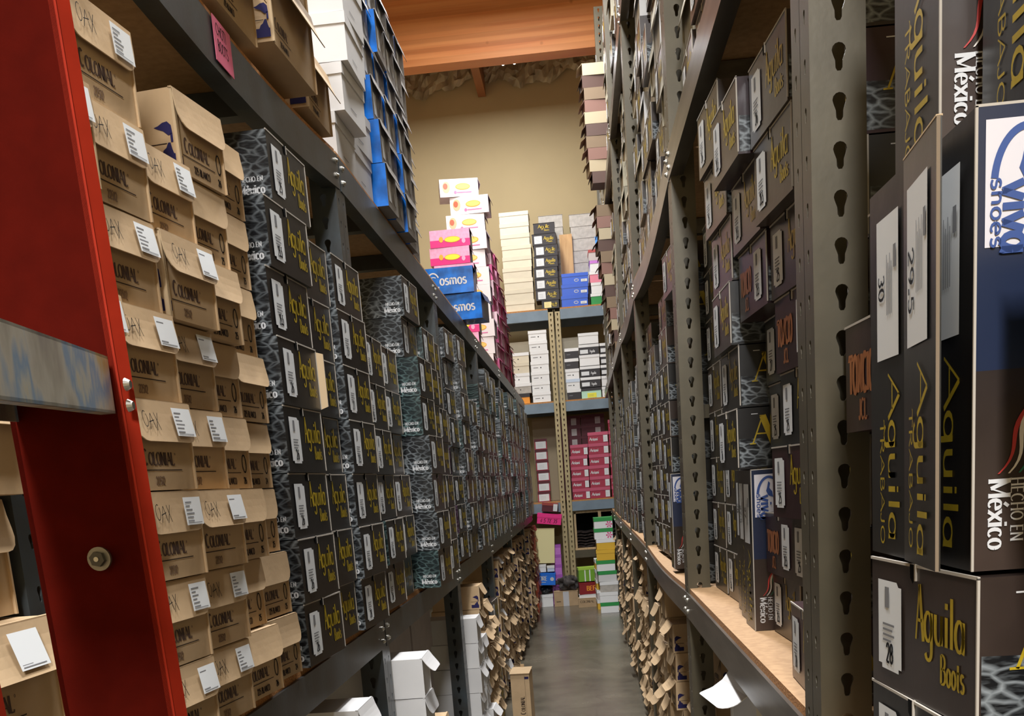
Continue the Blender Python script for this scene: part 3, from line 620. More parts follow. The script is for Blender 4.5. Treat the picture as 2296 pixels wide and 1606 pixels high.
# ---- left rack, middle shelf: black boot boxes
GB = 'black boot boxes on the left middle shelf'
def labb(place_): return lambda k, pr: f'dark boot box size {bnum(pr)}, {ORD[k]} from shelf, {place_}'
seqA = ['26', '26', '26', '26', '26', '25.5', '25.5', '25']; seqB = ['26.5', '25.5', '26.5', '27', '27', '26.5', '27']; seqC = ['28', '27.5', '27.5', '27.5', '27', '27', '28']
def fixed(seq, cols=('black',)): return lambda k: boot_box(seq[k % len(seq)], random.choice(cols), 'black', 1 if (seq is seqA and k == 4) else 0)
col(fixed(seqA), -1, 2.142, -.565, ZL, 8, BH, labb('first black stack beside the cartons'), GB, yaw=3, jy=.8, jx=.006, lean=(0, 0, 0, 0, .004, .012, .032, .08))
col(fixed(seqB), -1, 2.402, -.585, ZL, 7, BH, labb('second black stack, set back'), GB, yaw=3, jy=.8, jx=.006, lean=(0, 0, 0, 0, .004, .012, .03))
col(fixed(seqC), -1, 2.668, -.556, ZL, 7, BH, labb('third black stack, before the upright'), GB, yaw=3, jy=.8, jx=.006, lean=(0, 0, 0, 0, .002, .008, .026))
def bay_cols(specs, bayname, Z, side, group, fn=bb):
    for n, (Y, X, rows, yw, kw) in enumerate(specs):
        col(lambda k: fn(k, **kw), side, Y, X, Z, rows, BH, labb(f'{NTH[n]} stack in {bayname}'), group, yaw=2, jy=1.1, jx=.012)
bay_cols([(3.065, -.575, 6, 2, {}), (3.326, -.585, 6, 1, {'cols': ('brown', 'black')}), (3.68, (-.50, -.505, -.505, -.505, -.51, -.53, -.555, -.56), 8, 2, {'feats': ('black', 'black', 'green')}), (3.942, -.54, 7, 2, {'cols': ('black',)}), (4.204, -.55, 7, 0, {}), (4.466, -.58, 6, 0, {'cols': ('brown',)})], 'second left bay', ZL, -1, GB)
bay_cols([(4.862, -.575, 8, 2, {'feats': ('plum', 'black')}), (5.12, -.55, 8, 1, {}), (5.38, -.57, 7, 0, {'cols': ('brown', 'black')}), (5.64, -.545, 6, 2, {}), (5.90, -.58, 5, 0, {}), (6.16, -.56, 7, 0, {'cols': ('brown',)})], 'third left bay', ZL, -1, GB)
bay_cols([(6.64, -.565, 8, 2, {}), (6.90, -.555, 7, 1, {'cols': ('brown', 'black')}), (7.16, -.57, 8, 0, {}), (7.42, -.55, 6, 2, {}), (7.68, -.57, 7, 0, {'cols': ('brown', 'maroon')}), (7.94, -.56, 8, 0, {})], 'fourth left bay', ZL, -1, GB)
bay_cols([(8.42, -.545, 8, 2, {}), (8.68, -.53, 8, 1, {}), (8.94, -.54, 7, 0, {}), (9.20, -.53, 8, 2, {}), (9.46, -.55, 7, 0, {}), (9.72, -.54, 8, 0, {})], 'fifth left bay', ZL, -1, GB)
bay_cols([(10.2, -.53, 8, 1, {}), (10.46, -.54, 8, 0, {}), (10.72, -.53, 7, 0, {}), (10.98, -.54, 8, 0, {}), (11.24, -.55, 7, 0, {})], 'last left bay', ZL, -1, GB)
# ---- left rack, upper shelf
Z2 = ZLU + .001
GU = 'kraft cartons on the left upper shelf'
for (Y, X, rows, nm, w_) in ((1.55, -.56, 2, 'stack beside the pink note', .22), (1.80, -.575, 2, 'stack just past the pink note', .22), (2.05, -.585, 2, 'second stack past the pink note', .22), (2.36, -.555, 2, 'third stack past the pink note', .3), (2.68, -.585, 1, 'stack next to the white cartons', .22)):
    hh = .16 if w_ == .3 else .14
    pf = lambda k, w_=w_, hh=hh: carton('plain', 9, 14, 1, W_=w_, H_=hh, D_=.33, flapL=.08)
    col(pf, -1, Y, X, Z2 - (.03 if Y < 2.2 else .0) + (.012 if Y < 1.6 else 0), rows, hh, lambda k, pr, nm=nm: f'kraft carton {ORD[k]} from shelf on left upper shelf, {nm}', GU, yaw=2, jy=1.5)
for (Y, X, rows, nm) in ((3.08, -.600, 4, 'nearer stack'), (3.325, -.602, 4, 'farther stack')):
    for k in range(rows):
        W_, H_ = (.235, .118)
        place(shoe_box('whitetuck', W_, H_, .36, WHT, WHT, lidh=.028, name='tuck_box', prints=lambda mb, f, a, b: rect(mb, STG, f, a * .3, b * .2, a * .55, b * .22)), (X + ((0, .035, .05, .055) if rows == 4 and Y < 3.2 else (0, .005, .0, .01))[k], Y, Z2 + .002 + k * (H_ + .002)), (0, 0, D(90 - (1, 3, 0, 2)[k])), f'white tuck box {ORD[k]} from shelf above the left upright, {nm}', 'white boxes on the left upper shelf')
def blue_tuck(style='blue'):
    return carton('none', 14, 16, 0, W_=.165, H_=.127, D_=.32, base=BLU, flapL=.05)
def blue_box():
    if 'bluebox' in _pc: return _pc['bluebox']
    W_, H_, D_ = .165, .127, .32; mb = MB()
    mb.box((-W_/2, 0, 0), (W_/2, D_, H_), BLU, sides=[GRYB, None, GRYB, None, None, None])
    fl = plane((-W_/2, D_, 0), (0, -1, 0), (0, 0, 1)); text(mb, SIL, fl, 'cosmos', .10, .05, .034, xs=1.05, thick=.17, thin=.12)
    ring(mb, SIL, fl, .09, .064, .03, .04, .006)
    f = FR(W_, H_); rect(mb, STK, f, .02, .02, .06, .085); disc(mb, mat('pale_grey_print', (170, 170, 168), .5), f, .12, .045, .02, .02)
    fm, P = flap_part(W_, H_, .036, .010, D(10), D(18), GRYB)
    _pc['bluebox'] = ('blue_shoe_box', 'box', [('body', mb.mesh('blue_box_body'), None, []), ('flap', fm.mesh('flap'), 'grey flap', [])]); return _pc['bluebox']
for n, (Y, X, rows) in enumerate(((3.55, (-.56, -.565, -.58, -.60, -.602, -.605), 6), (3.73, (-.572, -.58, -.568, -.595, -.575, -.60), 6), (3.91, (-.555, -.56, -.565, -.59, -.58, -.60), 6), (4.09, (-.575, -.57, -.575, -.59, -.59, -.60), 6), (4.27, -.60, 6))):
    col(lambda k: blue_box(), -1, Y, X, Z2, rows, .127, lambda k, pr, n=n: f'glossy blue shoe box with grey flap, {ORD[k]} from shelf in {NTH[n]} blue stack', 'blue shoe boxes on the left upper shelf', yaw=1, jy=1.1, jx=.005)
# cosmos pair, pink and white stacks turned long side to the camera
def side_box(key, W_, H_, D_, draw, body, ends=None, lid=None):
    if key in _pc: return _pc[key]
    mb = MB(); mb.box((-W_/2, 0, 0), (W_/2, D_, H_), body, sides=[None, lid, None, ends, None, ends])
    draw(mb, FR(W_, H_), W_, H_)
    e = ends or body; fm = MB()
    fm.prism([(W_/2, .01, H_), (W_/2, D_ - .01, H_), (W_/2 + .018, D_ - .02, H_ - .045), (W_/2 + .018, .02, H_ - .045)], (.002, 0, 0), e)
    _pc[key] = ('shoe_box', 'shoe box', [('body', mb.mesh('shoe_box_body'), None, []), ('flap', fm.mesh('flap'), None, [])]); return _pc[key]
def cosmos(mb, f, W_, H_):
    text(mb, SIL, f, 'osmos', W_ * .46, H_ * .34, H_ * .40, xs=.95, thick=.16, thin=.11); ring(mb, SIL, f, W_ * .36, H_ * .46, .036, .05, .007, 30, 330); ring(mb, SIL, f, W_ * .36, H_ * .42, .03, .034, .004, 60, 300)
CB = side_box('cosmos', .34, .135, .2, cosmos, BLU, NAV, NAV)
place(CB, (-.655, 5.86, Z2 + .001), (0, 0, D(-6)), 'blue glossy box lettered in white, under its twin at the shelf edge', 'blue lettered boxes')
place(CB, (-.69, 5.84, Z2 + .140), (0, 0, D(1)), 'blue glossy box lettered in white, on top of its twin below the pink boxes', 'blue lettered boxes')
PNK = mat('hot_pink_print', (214, 46, 122), .35, rand=.05); PNL = mat('pale_pink_print', (230, 160, 190), .4, var=.12, nscale=40, rand=.05); YEL = mat('yellow_print', (228, 214, 52), .4); DKR = mat('dark_box_end', (70, 34, 44), .5)
def pinkdraw(mb, f, W_, H_):
    rect(mb, PNK, f, 0, 0, W_, H_ * .42)
    g = lambda a, b: f(a, b) + Vector((0, -.0008, 0)); g2 = lambda a, b: f(a, b) + Vector((0, -.0016, 0))
    disc(mb, mat('amber_print', (226, 160, 50), .4), g, W_ * .56, H_ * .42, .060, .022); disc(mb, YEL, g2, W_ * .56, H_ * .42, .056, .018); disc(mb, mat('amber_print', (226, 160, 50), .4), g, W_ * .28, H_ * .45, .016, .02)
    disc(mb, PNL, g, W_ * .84, H_ * .3, .014, .018)
PB = side_box('pink', .30, .122, .19, pinkdraw, PNL, DKR)
for k in range(8):
    place(PB, (-.86 + random.uniform(-.012, .012) - .012 * (k - 5 if k > 4 else 0), 8.1, Z2 + .002 + k * .124), (0, 0, D(random.uniform(-2, 2))), f'pink shoe box with yellow oval, {ORD[k]} from shelf, above the blue lettered boxes', 'pink boxes over the blue lettered pair')
def cartoon(mb, f, W_, H_):
    g = lambda a, b: f(a, b) + Vector((0, -.0008, 0))
    disc(mb, mat('amber_print', (226, 160, 50), .4), f, W_ * .6, H_ * .55, .058, .024); disc(mb, mat('ochre_print', (222, 190, 96), .4), g, W_ * .6, H_ * .55, .052, .019)
    rect(mb, mat('rose_print', (206, 110, 150), .4), f, W_ * .44, H_ * .2, W_ * .82, H_ * .26); disc(mb, mat('rose_print', (206, 110, 150), .4), f, W_ * .4, H_ * .24, .011, .012)
    disc(mb, mat('peach_print', (226, 170, 130), .4), f, W_ * .17, H_ * .55, .03, .042); disc(mb, mat('rust_print', (176, 90, 60), .4), g, W_ * .15, H_ * .6, .018, .022)
WB_ = side_box('cartoon', .30, .130, .2, cartoon, mat('warm_white_print', (214, 206, 200), .5), mat('mauve_box_end', (170, 150, 160), .5))
for k in range(11):
    place(WB_, (-.78 + (-.015, .0, .01, -.01, .0, .0, -.02, .0, -.005, .035, -.035)[k], 8.52, Z2 + .002 + k * .132), (0, 0, D((0, 1, -2, 1, 0, 2, 3, -3, 2, -1, 9)[k])), f'white shoe box with orange oval print, {ORD[k]} in the tall leaning stack', 'white boxes with oval print')
for k in range(3): place(shoe_box('rosew', .3, .11, .2, mat('coral_card', (226, 70, 92), .45), mat('coral_lid', (232, 84, 104), .45)), (-1.02, 7.1, Z2 + .002 + k * .112), (0, 0, D(2)), f'coral red shoe box, {ORD[k]} from shelf, left of the pink stack', 'coral boxes by the pink stack')
# upper shelf, farther on: pink and red tuck boxes with raised flaps facing the aisle
PK2 = mat('pink_tuck_card', (216, 96, 146), .5, var=.3, nscale=12, rand=.2); WT2 = mat('pinkish_white_card', (214, 180, 186), .55, rand=.1)
MG2 = mat('magenta_card', (196, 40, 110), .5, rand=.2); RD2 = mat('dark_red_card', (136, 34, 52), .5, rand=.2)
for n, (Y, X, rows, ms) in enumerate(((8.87, -.62, 8, (PK2, WT2)), (9.09, -.60, 8, (PNL, PK2)), (9.31, -.605, 7, (MG2, WT2)), (9.53, -.60, 6, (PK2, PK2)), (9.75, -.61, 5, (RD2, MG2)), (10.0, -.60, 4, (RD2, RD2)), (10.3, -.62, 3, (RD2, PK2)))):
    col(lambda k: carton('none', random.choice([15, 30]), 12, 0, W_=.2, H_=.12, D_=.3, base=ms[k % 2], flapL=.045), -1, Y, X, Z2, rows, .12, lambda k, pr, n=n: f'pinkish tuck box with raised flap, {ORD[k]} up, {NTH[n]} stack on left upper shelf', 'pink tuck boxes on the left upper shelf', yaw=2, jy=1.2, jx=.015)

# ---- left rack, below the middle shelf (on the floor)
GL = 'kraft cartons on the floor under the left rack'
def kc(flare=True):
    return lambda k: carton(random.choice(['plain', 'plain', 'O']), random.choice([14, 24, 38]) if flare else 8, random.choice([4, 14]), 2)
def lowlab(nm): return lambda k, pr: f'kraft carton {ORD[k]} from floor, {nm}'
BIG = lambda: shoe_box('bigwhite', .56, .30, .42, GRW, GRW, lidh=.002, name='storage_carton')
for n, Y in enumerate((1.47, 1.99, 2.51)):
    for k in range(3): place(shoe_box('bigw2', .50, .29, .42, mat('mauve_grey_carton', (150, 138, 142), .7, var=.08, rand=.06), mat('mauve_grey_carton', (0, 0, 0)), lidh=.002, name='storage_carton'), (-.75 - .02 * (n == 2), Y, .001 + k * .293), (0, 0, D(90)), f'large mauve-grey carton, {ORD[k]} from floor, {NTH[n]} stack under the nearest left bay', 'large grey cartons under the left rack')
for n, Y in enumerate((3.74, 4.29)):
    place(shoe_box('kraftbase', .5, .26, .42, CARD, CARD, lidh=.002, name='storage_carton', prints=lambda mb, f, W_, H_: text(mb, INKB, f, 'COLONIAL', .1, .14, .05, xs=.8, thick=.16, thin=.07, serif=True)), (-.73, Y, .001), (0, 0, D(90)), f'large lettered kraft carton on the floor, {["nearer", "farther"][n]}, under grey-white cartons', 'large kraft cartons under the left rack')
    for k in range(3):
        place(shoe_box('bigwhite', .52, .245, .42, GRW, GRW, lidh=.002, name='storage_carton'), (-.735 + .01 * k, Y, .263 + k * .248), (0, 0, D(90)), f'large grey-white carton, {ORD[k]} of three on kraft carton, {["nearer", "farther"][n]} stack', 'large grey-white cartons under the left rack')
wt = lambda k: carton('none', (4, 10, 30, 6, 20)[k % 5], 8, 0, W_=.155, H_=.118, D_=.31, base=WHT)
def wl(nm): return lambda k, pr: f'white tuck box {ORD[k]} from floor, {nm}'
GW = 'white boxes on the floor under the left rack'
col(lambda k: carton('none', 14, 10, 0, W_=.155, H_=.118, D_=.17, base=WHT), -1, 2.36, -.552, .001, 8, .118, wl('stack left of the first left upright'), GW, jy=1)
col(wt, -1, 3.04, -.512, .001, 8, .118, wl('stack just right of the first left upright'), GW, jy=2)
col(kc(False), -1, 3.24, -.50, .001, 6, CH, lowlab('stack beside the white boxes, first left upright'), GL, jy=2)
col(wt, -1, 4.84, -.545, .001, 7, .118, wl('stack just right of the second left upright'), GW, jy=1.6, jx=.015)
col(wt, -1, 5.02, -.525, .001, 6, .118, wl('second stack past the second left upright'), GW, jy=1.6, jx=.015)
for n, (Y, rows, X) in enumerate(((5.20, 8, -.55), (5.37, 7, -.54), (5.55, 7, -.55), (5.73, 6, -.54))):
    col(kc(), -1, Y, X, .001, rows, CH, lowlab(f'{NTH[n]} kraft stack past the second left upright'), GL, jy=1.6, jx=.015)
col(lambda k: boot_box('27', 'brown', 'black'), -1, 6.05, -.56, .001, 6, BH, lambda k, pr: f'dark boot box {ORD[k]} from floor, among kraft cartons before third left upright', 'dark boot boxes on the floor', jy=3)
n = 0; Y = 6.62
while Y < 11.2:
    if min(abs(Y - q - .05) for q in UL) < .15: Y += .05; continue
    if n == 2: col(wt, -1, Y, -.60, .001, 8, .118, wl('stack past the third left upright'), GW, jy=4, jx=.02)
    else: col(kc(), -1, Y, -.605 + random.uniform(-.02, .02), .001, random.choice([6, 7, 8, 8]), CH, lowlab(f'{NTH[n]} stack past the third left upright'), GL, jy=2, jx=.02)
    n += 1; Y += .2
ORT = mat('orange_red_card', (196, 84, 36), .4, var=.6, nscale=16, rgb2=(96, 24, 16), rand=.2)
for n, Y in enumerate((10.9, 11.15)):
    for k in range(8): place(carton('none', 12, 8, 0, W_=.2, H_=.118, D_=.3, base=ORT), (-.565 + random.uniform(-.01, .01), Y + .52, .002 + k * .121), (0, 0, D(90)), f'orange-red tuck box, {ORD[k]} from floor, {["nearer", "farther"][n]} stack at far left of aisle', 'orange-red boxes at the far left of the aisle')
# carton standing on end in the aisle
sc_ = MB(); sc_.box((-.058, 0, 0), (.058, .16, .305), CARD)
fu = plane((.058, 0, 0), (0, 0, 1), (-1, 0, 0)); fu = plane((.058, -.0001, 0), (0, 0, 1), (-1, 0, 0))
g = lambda a, b: Vector((.058 - b, -.0009, a))
text(sc_, INKB, g, 'C', .05, .036, .03, xs=.6, thick=.16, thin=.07, serif=True); text(sc_, INKB, g, 'OLONIAL', .069, .036, .024, xs=.78, thick=.16, thin=.07, serif=True)
rect(sc_, INKB, g, .03, .028, .29, .0292); rect(sc_, INK, g, .27, .004, .285, .03)
st_ = thing('cardboard_carton', 'narrow kraft carton standing on end on the aisle floor at the left', 'box', (-.455, 6.15, 0), (0, 0, D(-4)))
link('body', sc_.mesh('carton_body'), st_)
ft = MB(); ft.prism([(-.062, -.01, .305), (.062, -.01, .305), (.062, .15, .318), (-.062, .15, .318)], (0, .0, .003), CARD); ft.box((-.012, .148, .3165), (.012, .152, .338), CARD); link('flap', ft.mesh('flap'), st_)
# floor stack at far left aisle bend
# ---- pink note
nt_ = MB(); nt_.box((-.0006, -.046, -.033), (.0006, .046, .040), mat('pink_paper', (232, 118, 150), .7))
g = plane((.0007, -.046, -.033), (0, 1, 0), (0, 0, 1), eps=.0003)
text(nt_, PEN, g, 'CHOTI', .012, .046, .018, xs=.85, thick=.12, thin=.1); text(nt_, PEN, g, 'BOOTS', .014, .020, .018, xs=.8, thick=.12, thin=.1)
thing('paper_note', 'pink paper note with handwriting taped to the left upper beam', 'note', (-.586, 1.962, 2.242), (0, 0, 0), data=nt_.mesh('paper_note'))

# ---- right rack, middle shelf
GR = 'dark boot boxes on the right middle shelf'
def rl(nm): return lambda k, pr: f'dark boot box size {bnum(pr)}, {ORD[k]} from shelf, {nm}'
RC = lambda cols=('black', 'black', 'brown'): (lambda k: boot_box(random.choice(['25', '25.5', '26', '26.5', '27', '28']), random.choice(cols), random.choice(('black', 'black', 'plum'))))
ZR1 = ZR + .001
def standing(X, Y, z, num, label, yaw=0, closed=True):
    key = ('stand', num)
    if key not in _pc:
        mb = MB(); W_, T_, H_ = BW, BH, BD        # faces the aisle with its narrow lid side; big printed lid faces the camera
        mb.box((0, -T_/2, 0), (W_, T_/2, H_), BLK)
        ff = lambda a, b: Vector((b, -T_/2 - .0009, H_ - a))
        rect(mb, BRN, ff, H_ * .55, 0, H_, W_); g = lambda a, b: Vector((b, -T_/2 - .0016, H_ - a))
        NV = mat('night_blue_print', (24, 34, 58), .3, spec=.6); rect(mb, NV, ff, .0, 0, H_ * .55, W_)
        viva_face(mb, g, W_, H_)
        mb.box((-.001, -T_/2 - .001, H_ - .001), (W_, -T_/2 + .001, H_ + .001), EDG); mb.box((-.001, -T_/2 - .001, 0), (.001, -T_/2 + .001, H_), EDG)
        # narrow side: words running downwards
        q = lambda a, b: Vector((-.0009, T_/2 - b, H_ - a))
        text(mb, GOLD, q, 'Aguila', H_ * .5, .062, .036, xs=1.45, thick=.15, thin=.07); text(mb, GOLD, q, 'TRABAJO', H_ * .62, .034, .014, xs=1.7, thick=.16, thin=.09)
        sk = MB(); q2 = lambda a, b: Vector((-.0014, T_/2 - b, H_ - a)); q3 = lambda a, b: Vector((-.0020, T_/2 - b, H_ - a))
        rect(sk, STK, q2, .03, .028, .160, .098)
        text(sk, PEN, q3, num, .080, .036, .018, xs=1.1, thick=.16, thin=.11)
        for j in range(4): rect(sk, STG, q3, .065 + .008 * (j % 2), .062 + j * .005, .12, .0635 + j * .005)
        rect(sk, STG, q3, .06, .084, .08, .092)
        _pc[key] = ('boot_box', 'boot box', [('body', mb.mesh('boot_box_body'), None, []), ('size_sticker', sk.mesh('size_sticker'), 'white size sticker printed ' + num, [])])
    return place(_pc[key], (X, Y, z), (0, 0, D(yaw)), label, 'boot boxes standing on end', small=True)
def rows_at(Y, spec, nm, z0=ZR1, yaw=2, cols=('black', 'black', 'brown')):
    z = z0 + .001
    for k, (X, yw, kw) in enumerate(spec):
        pr = boot_box(kw.get('num') or random.choice(['25', '25.5', '26', '26.5']), kw.get('col') or random.choice(cols), kw.get('feat', 'black'), kw.get('worn', 0), 0, kw.get('brand', 'Aguila'))
        place(pr, (X, Y + kw.get('dy', 0), z), (D(kw.get('rx', 0)), D(kw.get('ry', 0)), D(-90 + yw)), f'dark boot box, {ORD[k]} from bottom, {nm}', GR); z += BH + .0022 + kw.get('dz', 0)
e = {}
# first bay
standing(.362, 2.345, ZR1, '27', 'boot box on end with blue oval logo, nearest of three on right shelf')
standing(.372, 2.480, ZR1, '27.5', 'boot box on end, middle of three on the right middle shelf')
standing(.385, 2.615, ZR1, '28', 'boot box on end, farthest of three on the right middle shelf')
rows_at(2.42, [(.335, 2, {'col': 'black'}), (.345, 1, {'col': 'black', 'num': '26'}), (.33, 1, {'col': 'black'}), (.335, 2, {'col': 'brown'}), (.325, 3, {'col': 'brown'}), (.315, 3, {'col': 'brown'})], 'stack on the boxes standing on end', z0=ZR1 + BD + .002)
rows_at(2.83, [(.40, 1, e)] * 7, 'stack behind the boxes on end, first right bay', yaw=1)
rows_at(3.09, [(.395, 1, e)] * 8, 'stack against the first right upright', yaw=1)
rows_at(2.146, [(.405, 2, {'num': '25.5', 'col': 'brown'}), (.395, 3, {'num': '25.5', 'col': 'maroon', 'brand': 'TONCIO'}), (.415, 3, {'num': '26', 'col': 'black'}), (.41, 3, {'num': '25', 'col': 'black'}), (.405, 3, {'num': '27', 'col': 'black'}), (.355, 3, {'num': '25.5', 'col': 'maroon', 'brand': 'TONCIO'}), (.345, 3, {'num': '25.5', 'col': 'brown'}), (.31, 3, {'num': '25.5', 'col': 'maroon'})], 'stack in front of the boxes on end')
rows_at(1.885, [(.43, 2, {'col': 'brown'}), (.40, 3, {'col': 'brown'}), (.37, 5, {'col': 'maroon', 'num': '25', 'worn': 2}), (.385, 3, {'num': '25', 'col': 'black'}), (.38, 4, {'col': 'maroon', 'brand': 'TONCIO'}), (.375, 4, {'col': 'brown', 'num': '25'}), (.35, 4, {'num': '25.5', 'col': 'brown'}), (.345, 4, {'num': '26', 'col': 'brown'})], 'second stack past the near right upright')
rows_at(1.635, [(.335, -2, {'col': 'maroon', 'num': '28'}), (.40, 1, {'col': 'brown'}), (.405, 1, {'col': 'maroon', 'num': '26'}), (.40, 1, {'col': 'brown'}), (.40, 1, {'col': 'maroon', 'brand': 'TONCIO'}), (.405, 1, {'col': 'black'}), (.40, 1, {'col': 'maroon', 'num': '25'}), (.40, 1, {'col': 'brown'})], 'stack just past the near right upright')
# second bay
rows_at(3.46, [(.388, 0, {'col': 'black'})] * 5 + [(.37, 2, {'col': 'black'}), (.34, 2, {'col': 'brown'}), (.31, 3, {'col': 'brown'})], 'stack just past the first right upright')
rows_at(3.73, [(.37, 0, e)] * 2 + [(.36, 1, e)] * 5, 'second stack past the first right upright')
for n, (X, Y) in enumerate(((.325, 3.94), (.345, 4.08))):
    for k in range(1): standing(X, Y, ZR1 + k * (BD + .003), '26', f'boot box on end behind the first right upright, {["nearer", "farther"][n]} of two')
rows_at(4.03, [(.33, 2, e)] * 4, 'stack on two boxes standing on end', z0=ZR1 + BD + .003)
for n, (Y, r_) in enumerate(((4.35, 8), (4.61, 6), (4.87, 7), (5.13, 8))): rows_at(Y, [(.345 + random.uniform(-.015, .02), 2, e)] * r_, f'{NTH[n]} of four stacks before second right upright')
n = 0
for a, b in RR[3:]:
    Y = a + .175; n += 1; j = 0
    while Y + .175 < b:
        rows_at(Y, [(.345 + random.uniform(-.03, .02), 1, e)] * random.choice([5, 6, 7]), f'{NTH[j]} stack in bay {NTH[n]} past second right upright'); Y += .262; j += 1
# near bay, beside the camera
nb = lambda Y, X, z, yw, lb, **kw: place(boot_box(kw.get('num', '28'), kw.get('col', 'black'), kw.get('feat', 'black'), kw.get('worn', 0), 0, kw.get('brand', 'Aguila')), (X, Y, z), (0, 0, D(-90 + yw)), lb, 'dark boot boxes in the nearest right bay')
nb(.972, .302, ZR1, 3, 'dark boot box at lower right, resting on shelf under lettered A box')
nb(.968, .303, ZR1 + .130, 4, 'large near boot box with gold A at lower right corner', col='brown')
zt = ZR1 + .262
def near_standing(X, Y, z, num, lb, yaw=0): return standing(X, Y, z, num, lb, yaw)
near_standing(.312, .925, zt, '29', 'near boot box on end with white oval logo panel, right edge')
near_standing(.303, 1.056, zt, '30', 'near boot box on end with size 30 sticker')
# its loosened lid panel with the 29.5 sticker
lp = MB(); T_, H_ = .118, .352
lp.box((-.004, -T_/2, 0), (0, T_/2, H_), BLK); lp.box((-.0042, -T_/2 - .0006, 0), (-.0014, -T_/2 + .0006, H_), mat('dull_card_edge', (120, 104, 84), .85)); lp.box((-.0045, -T_/2, H_ - .0006), (.0005, T_/2, H_ + .0008), CARDE)
q = lambda a, b: Vector((-.0048, T_/2 - b, H_ - a)); q2 = lambda a, b: Vector((-.0054, T_/2 - b, H_ - a)); q3 = lambda a, b: Vector((-.006, T_/2 - b, H_ - a))
text(lp, GOLD, q2, 'Aguila', .178, .058, .036, xs=1.5, thick=.15, thin=.07); text(lp, GOLD, q2, 'TRABAJO', .215, .026, .014, xs=1.7, thick=.16, thin=.09)
nsk = MB(); rect(nsk, STK, q2, .03, .020, .162, .094); text(nsk, PEN, q3, '29.5', .080, .027, .020, xs=1.25, thick=.16, thin=.11)
for j in range(5): rect(nsk, STG, q3, .062 + .01 * (j % 2), .056 + j * .005, .12, .0573 + j * .005)
rect(nsk, STG, q3, .058, .082, .08, .09)
pnl = thing('loose_lid', 'loose black cardboard lid with size 29.5 sticker, beside the oval logo box', 'box lid', (.298, .938, zt), (0, 0, D(-5)))
link('panel', lp.mesh('panel'), pnl); link('size_sticker', nsk.mesh('size_sticker'), pnl, label='white sticker printed 29.5')
zt2 = zt + BD + .004
near_standing(.352, .895, zt2, '29', 'upper boot box on end at the top right corner, above logo box')
near_standing(.325, 1.045, zt2, '28', 'upper boot box on end, second from the right frame edge')
rows_at(1.252, [(.46, 0, {'col': 'black'})] * 3 + [(.345, 2, {'col': 'maroon', 'brand': 'TONCIO'}), (.375, 2, {'col': 'black', 'num': '28'})], 'stack between near upright and the boxes on end')
rows_at(.665, [(.37, 0, {'col': 'black'})] * 3 + [(.326, 1, {'col': 'maroon'})], 'stack at the right frame edge')

# ---- right rack, upper shelves
GRU = 'boxes on the right upper shelf'
ZU1 = ZRU + .001
PALE = mat('pale_worn_card', (158, 150, 128), .6, var=.2, nscale=14, rand=.25)
def up_proto(k):
    c = random.random()
    if c < .62: return boot_box(random.choice(nums), 'brown', 'black')
    if c < .9: return carton('none', random.choice([2, 6, 9]), 6, 0, W_=.2, H_=BH, D_=.33, base=PALE)
    return carton('none', random.choice([4, 10]), 6, 0, W_=.2, H_=BH, D_=.33, base=WHT)
j = 0
for a, b in RR[1:]:
    Y = a + .175
    while Y + .175 < b:
        top = 3.5 if Y > 3.2 else 2.9
        r_ = min(int((min(top, 1.62 + .4 * Y) - ZU1) / .1302) + 1, 8)
        if Y > 3.3 and Y < 5.3: r_ = min(r_, 8)
        for k in range(0 if 8.2 < Y < 8.7 else max(0, r_)):
            pr = up_proto(k); z = ZU1 + .001 + k * .1302
            if 3.3 < Y < 5.2: z += .0
            place(pr, (.352 + random.uniform(-.03, .02), Y, z), (0, 0, D(-89 + random.uniform(-1.1, 1.1))), f'{"dark" if pr[0] == "boot_box" else "pale"} box {ORD[k]} up, {NTH[j]} stack on right upper shelf', GRU)
        j += 1; Y += .262
j = 0
for a, b in RR[2:]:
    Y = a + .175
    while Y + .175 < b:
        if Y > 5.3 and not 8.2 < Y < 8.7:
            for k in range(7):
                pr = up_proto(1); place(pr, (.35 + random.uniform(-.03, .02), Y, 3.621 + .001 + k * .1302), (0, 0, D(-89 + random.uniform(-1.1, 1.1))), f'{"dark" if pr[0] == "boot_box" else "pale"} box {ORD[k]} up, {NTH[j]} stack on the right top shelf', 'boxes on the right top shelf')
            j += 1
        Y += .262
# leaning column of flapped boxes bulging into the aisle
LC = [mat('tan_flap_card', (112, 92, 68), .6), mat('rose_tan_card', (118, 84, 72), .6), mat('cream_card', (160, 146, 118), .6), mat('brick_card', (74, 50, 40), .5)]
for k in range(23):
    X = (.31 - .008 * k) if k < 13 else .205 - .003 * (k - 13)
    z = ZU1 + .001 + k * .0832 if k < 13 else 3.623 + (k - 13) * .0832
    place(carton('none', random.choice([10, 25, 35]), 14, 0, W_=.2, H_=.081, D_=.3, base=LC[(k * 7) % 4], flapL=.05), (X + random.uniform(-.015, .015), 8.45, z), (0, 0, D(-87 + random.uniform(-3, 3))), f'flapped pale box {ORD[k] if k < 13 else ORD[k-13]} up in the {"lower" if k < 13 else "upper"} part of the column bulging into the aisle', 'leaning column over the right rack', small=True)

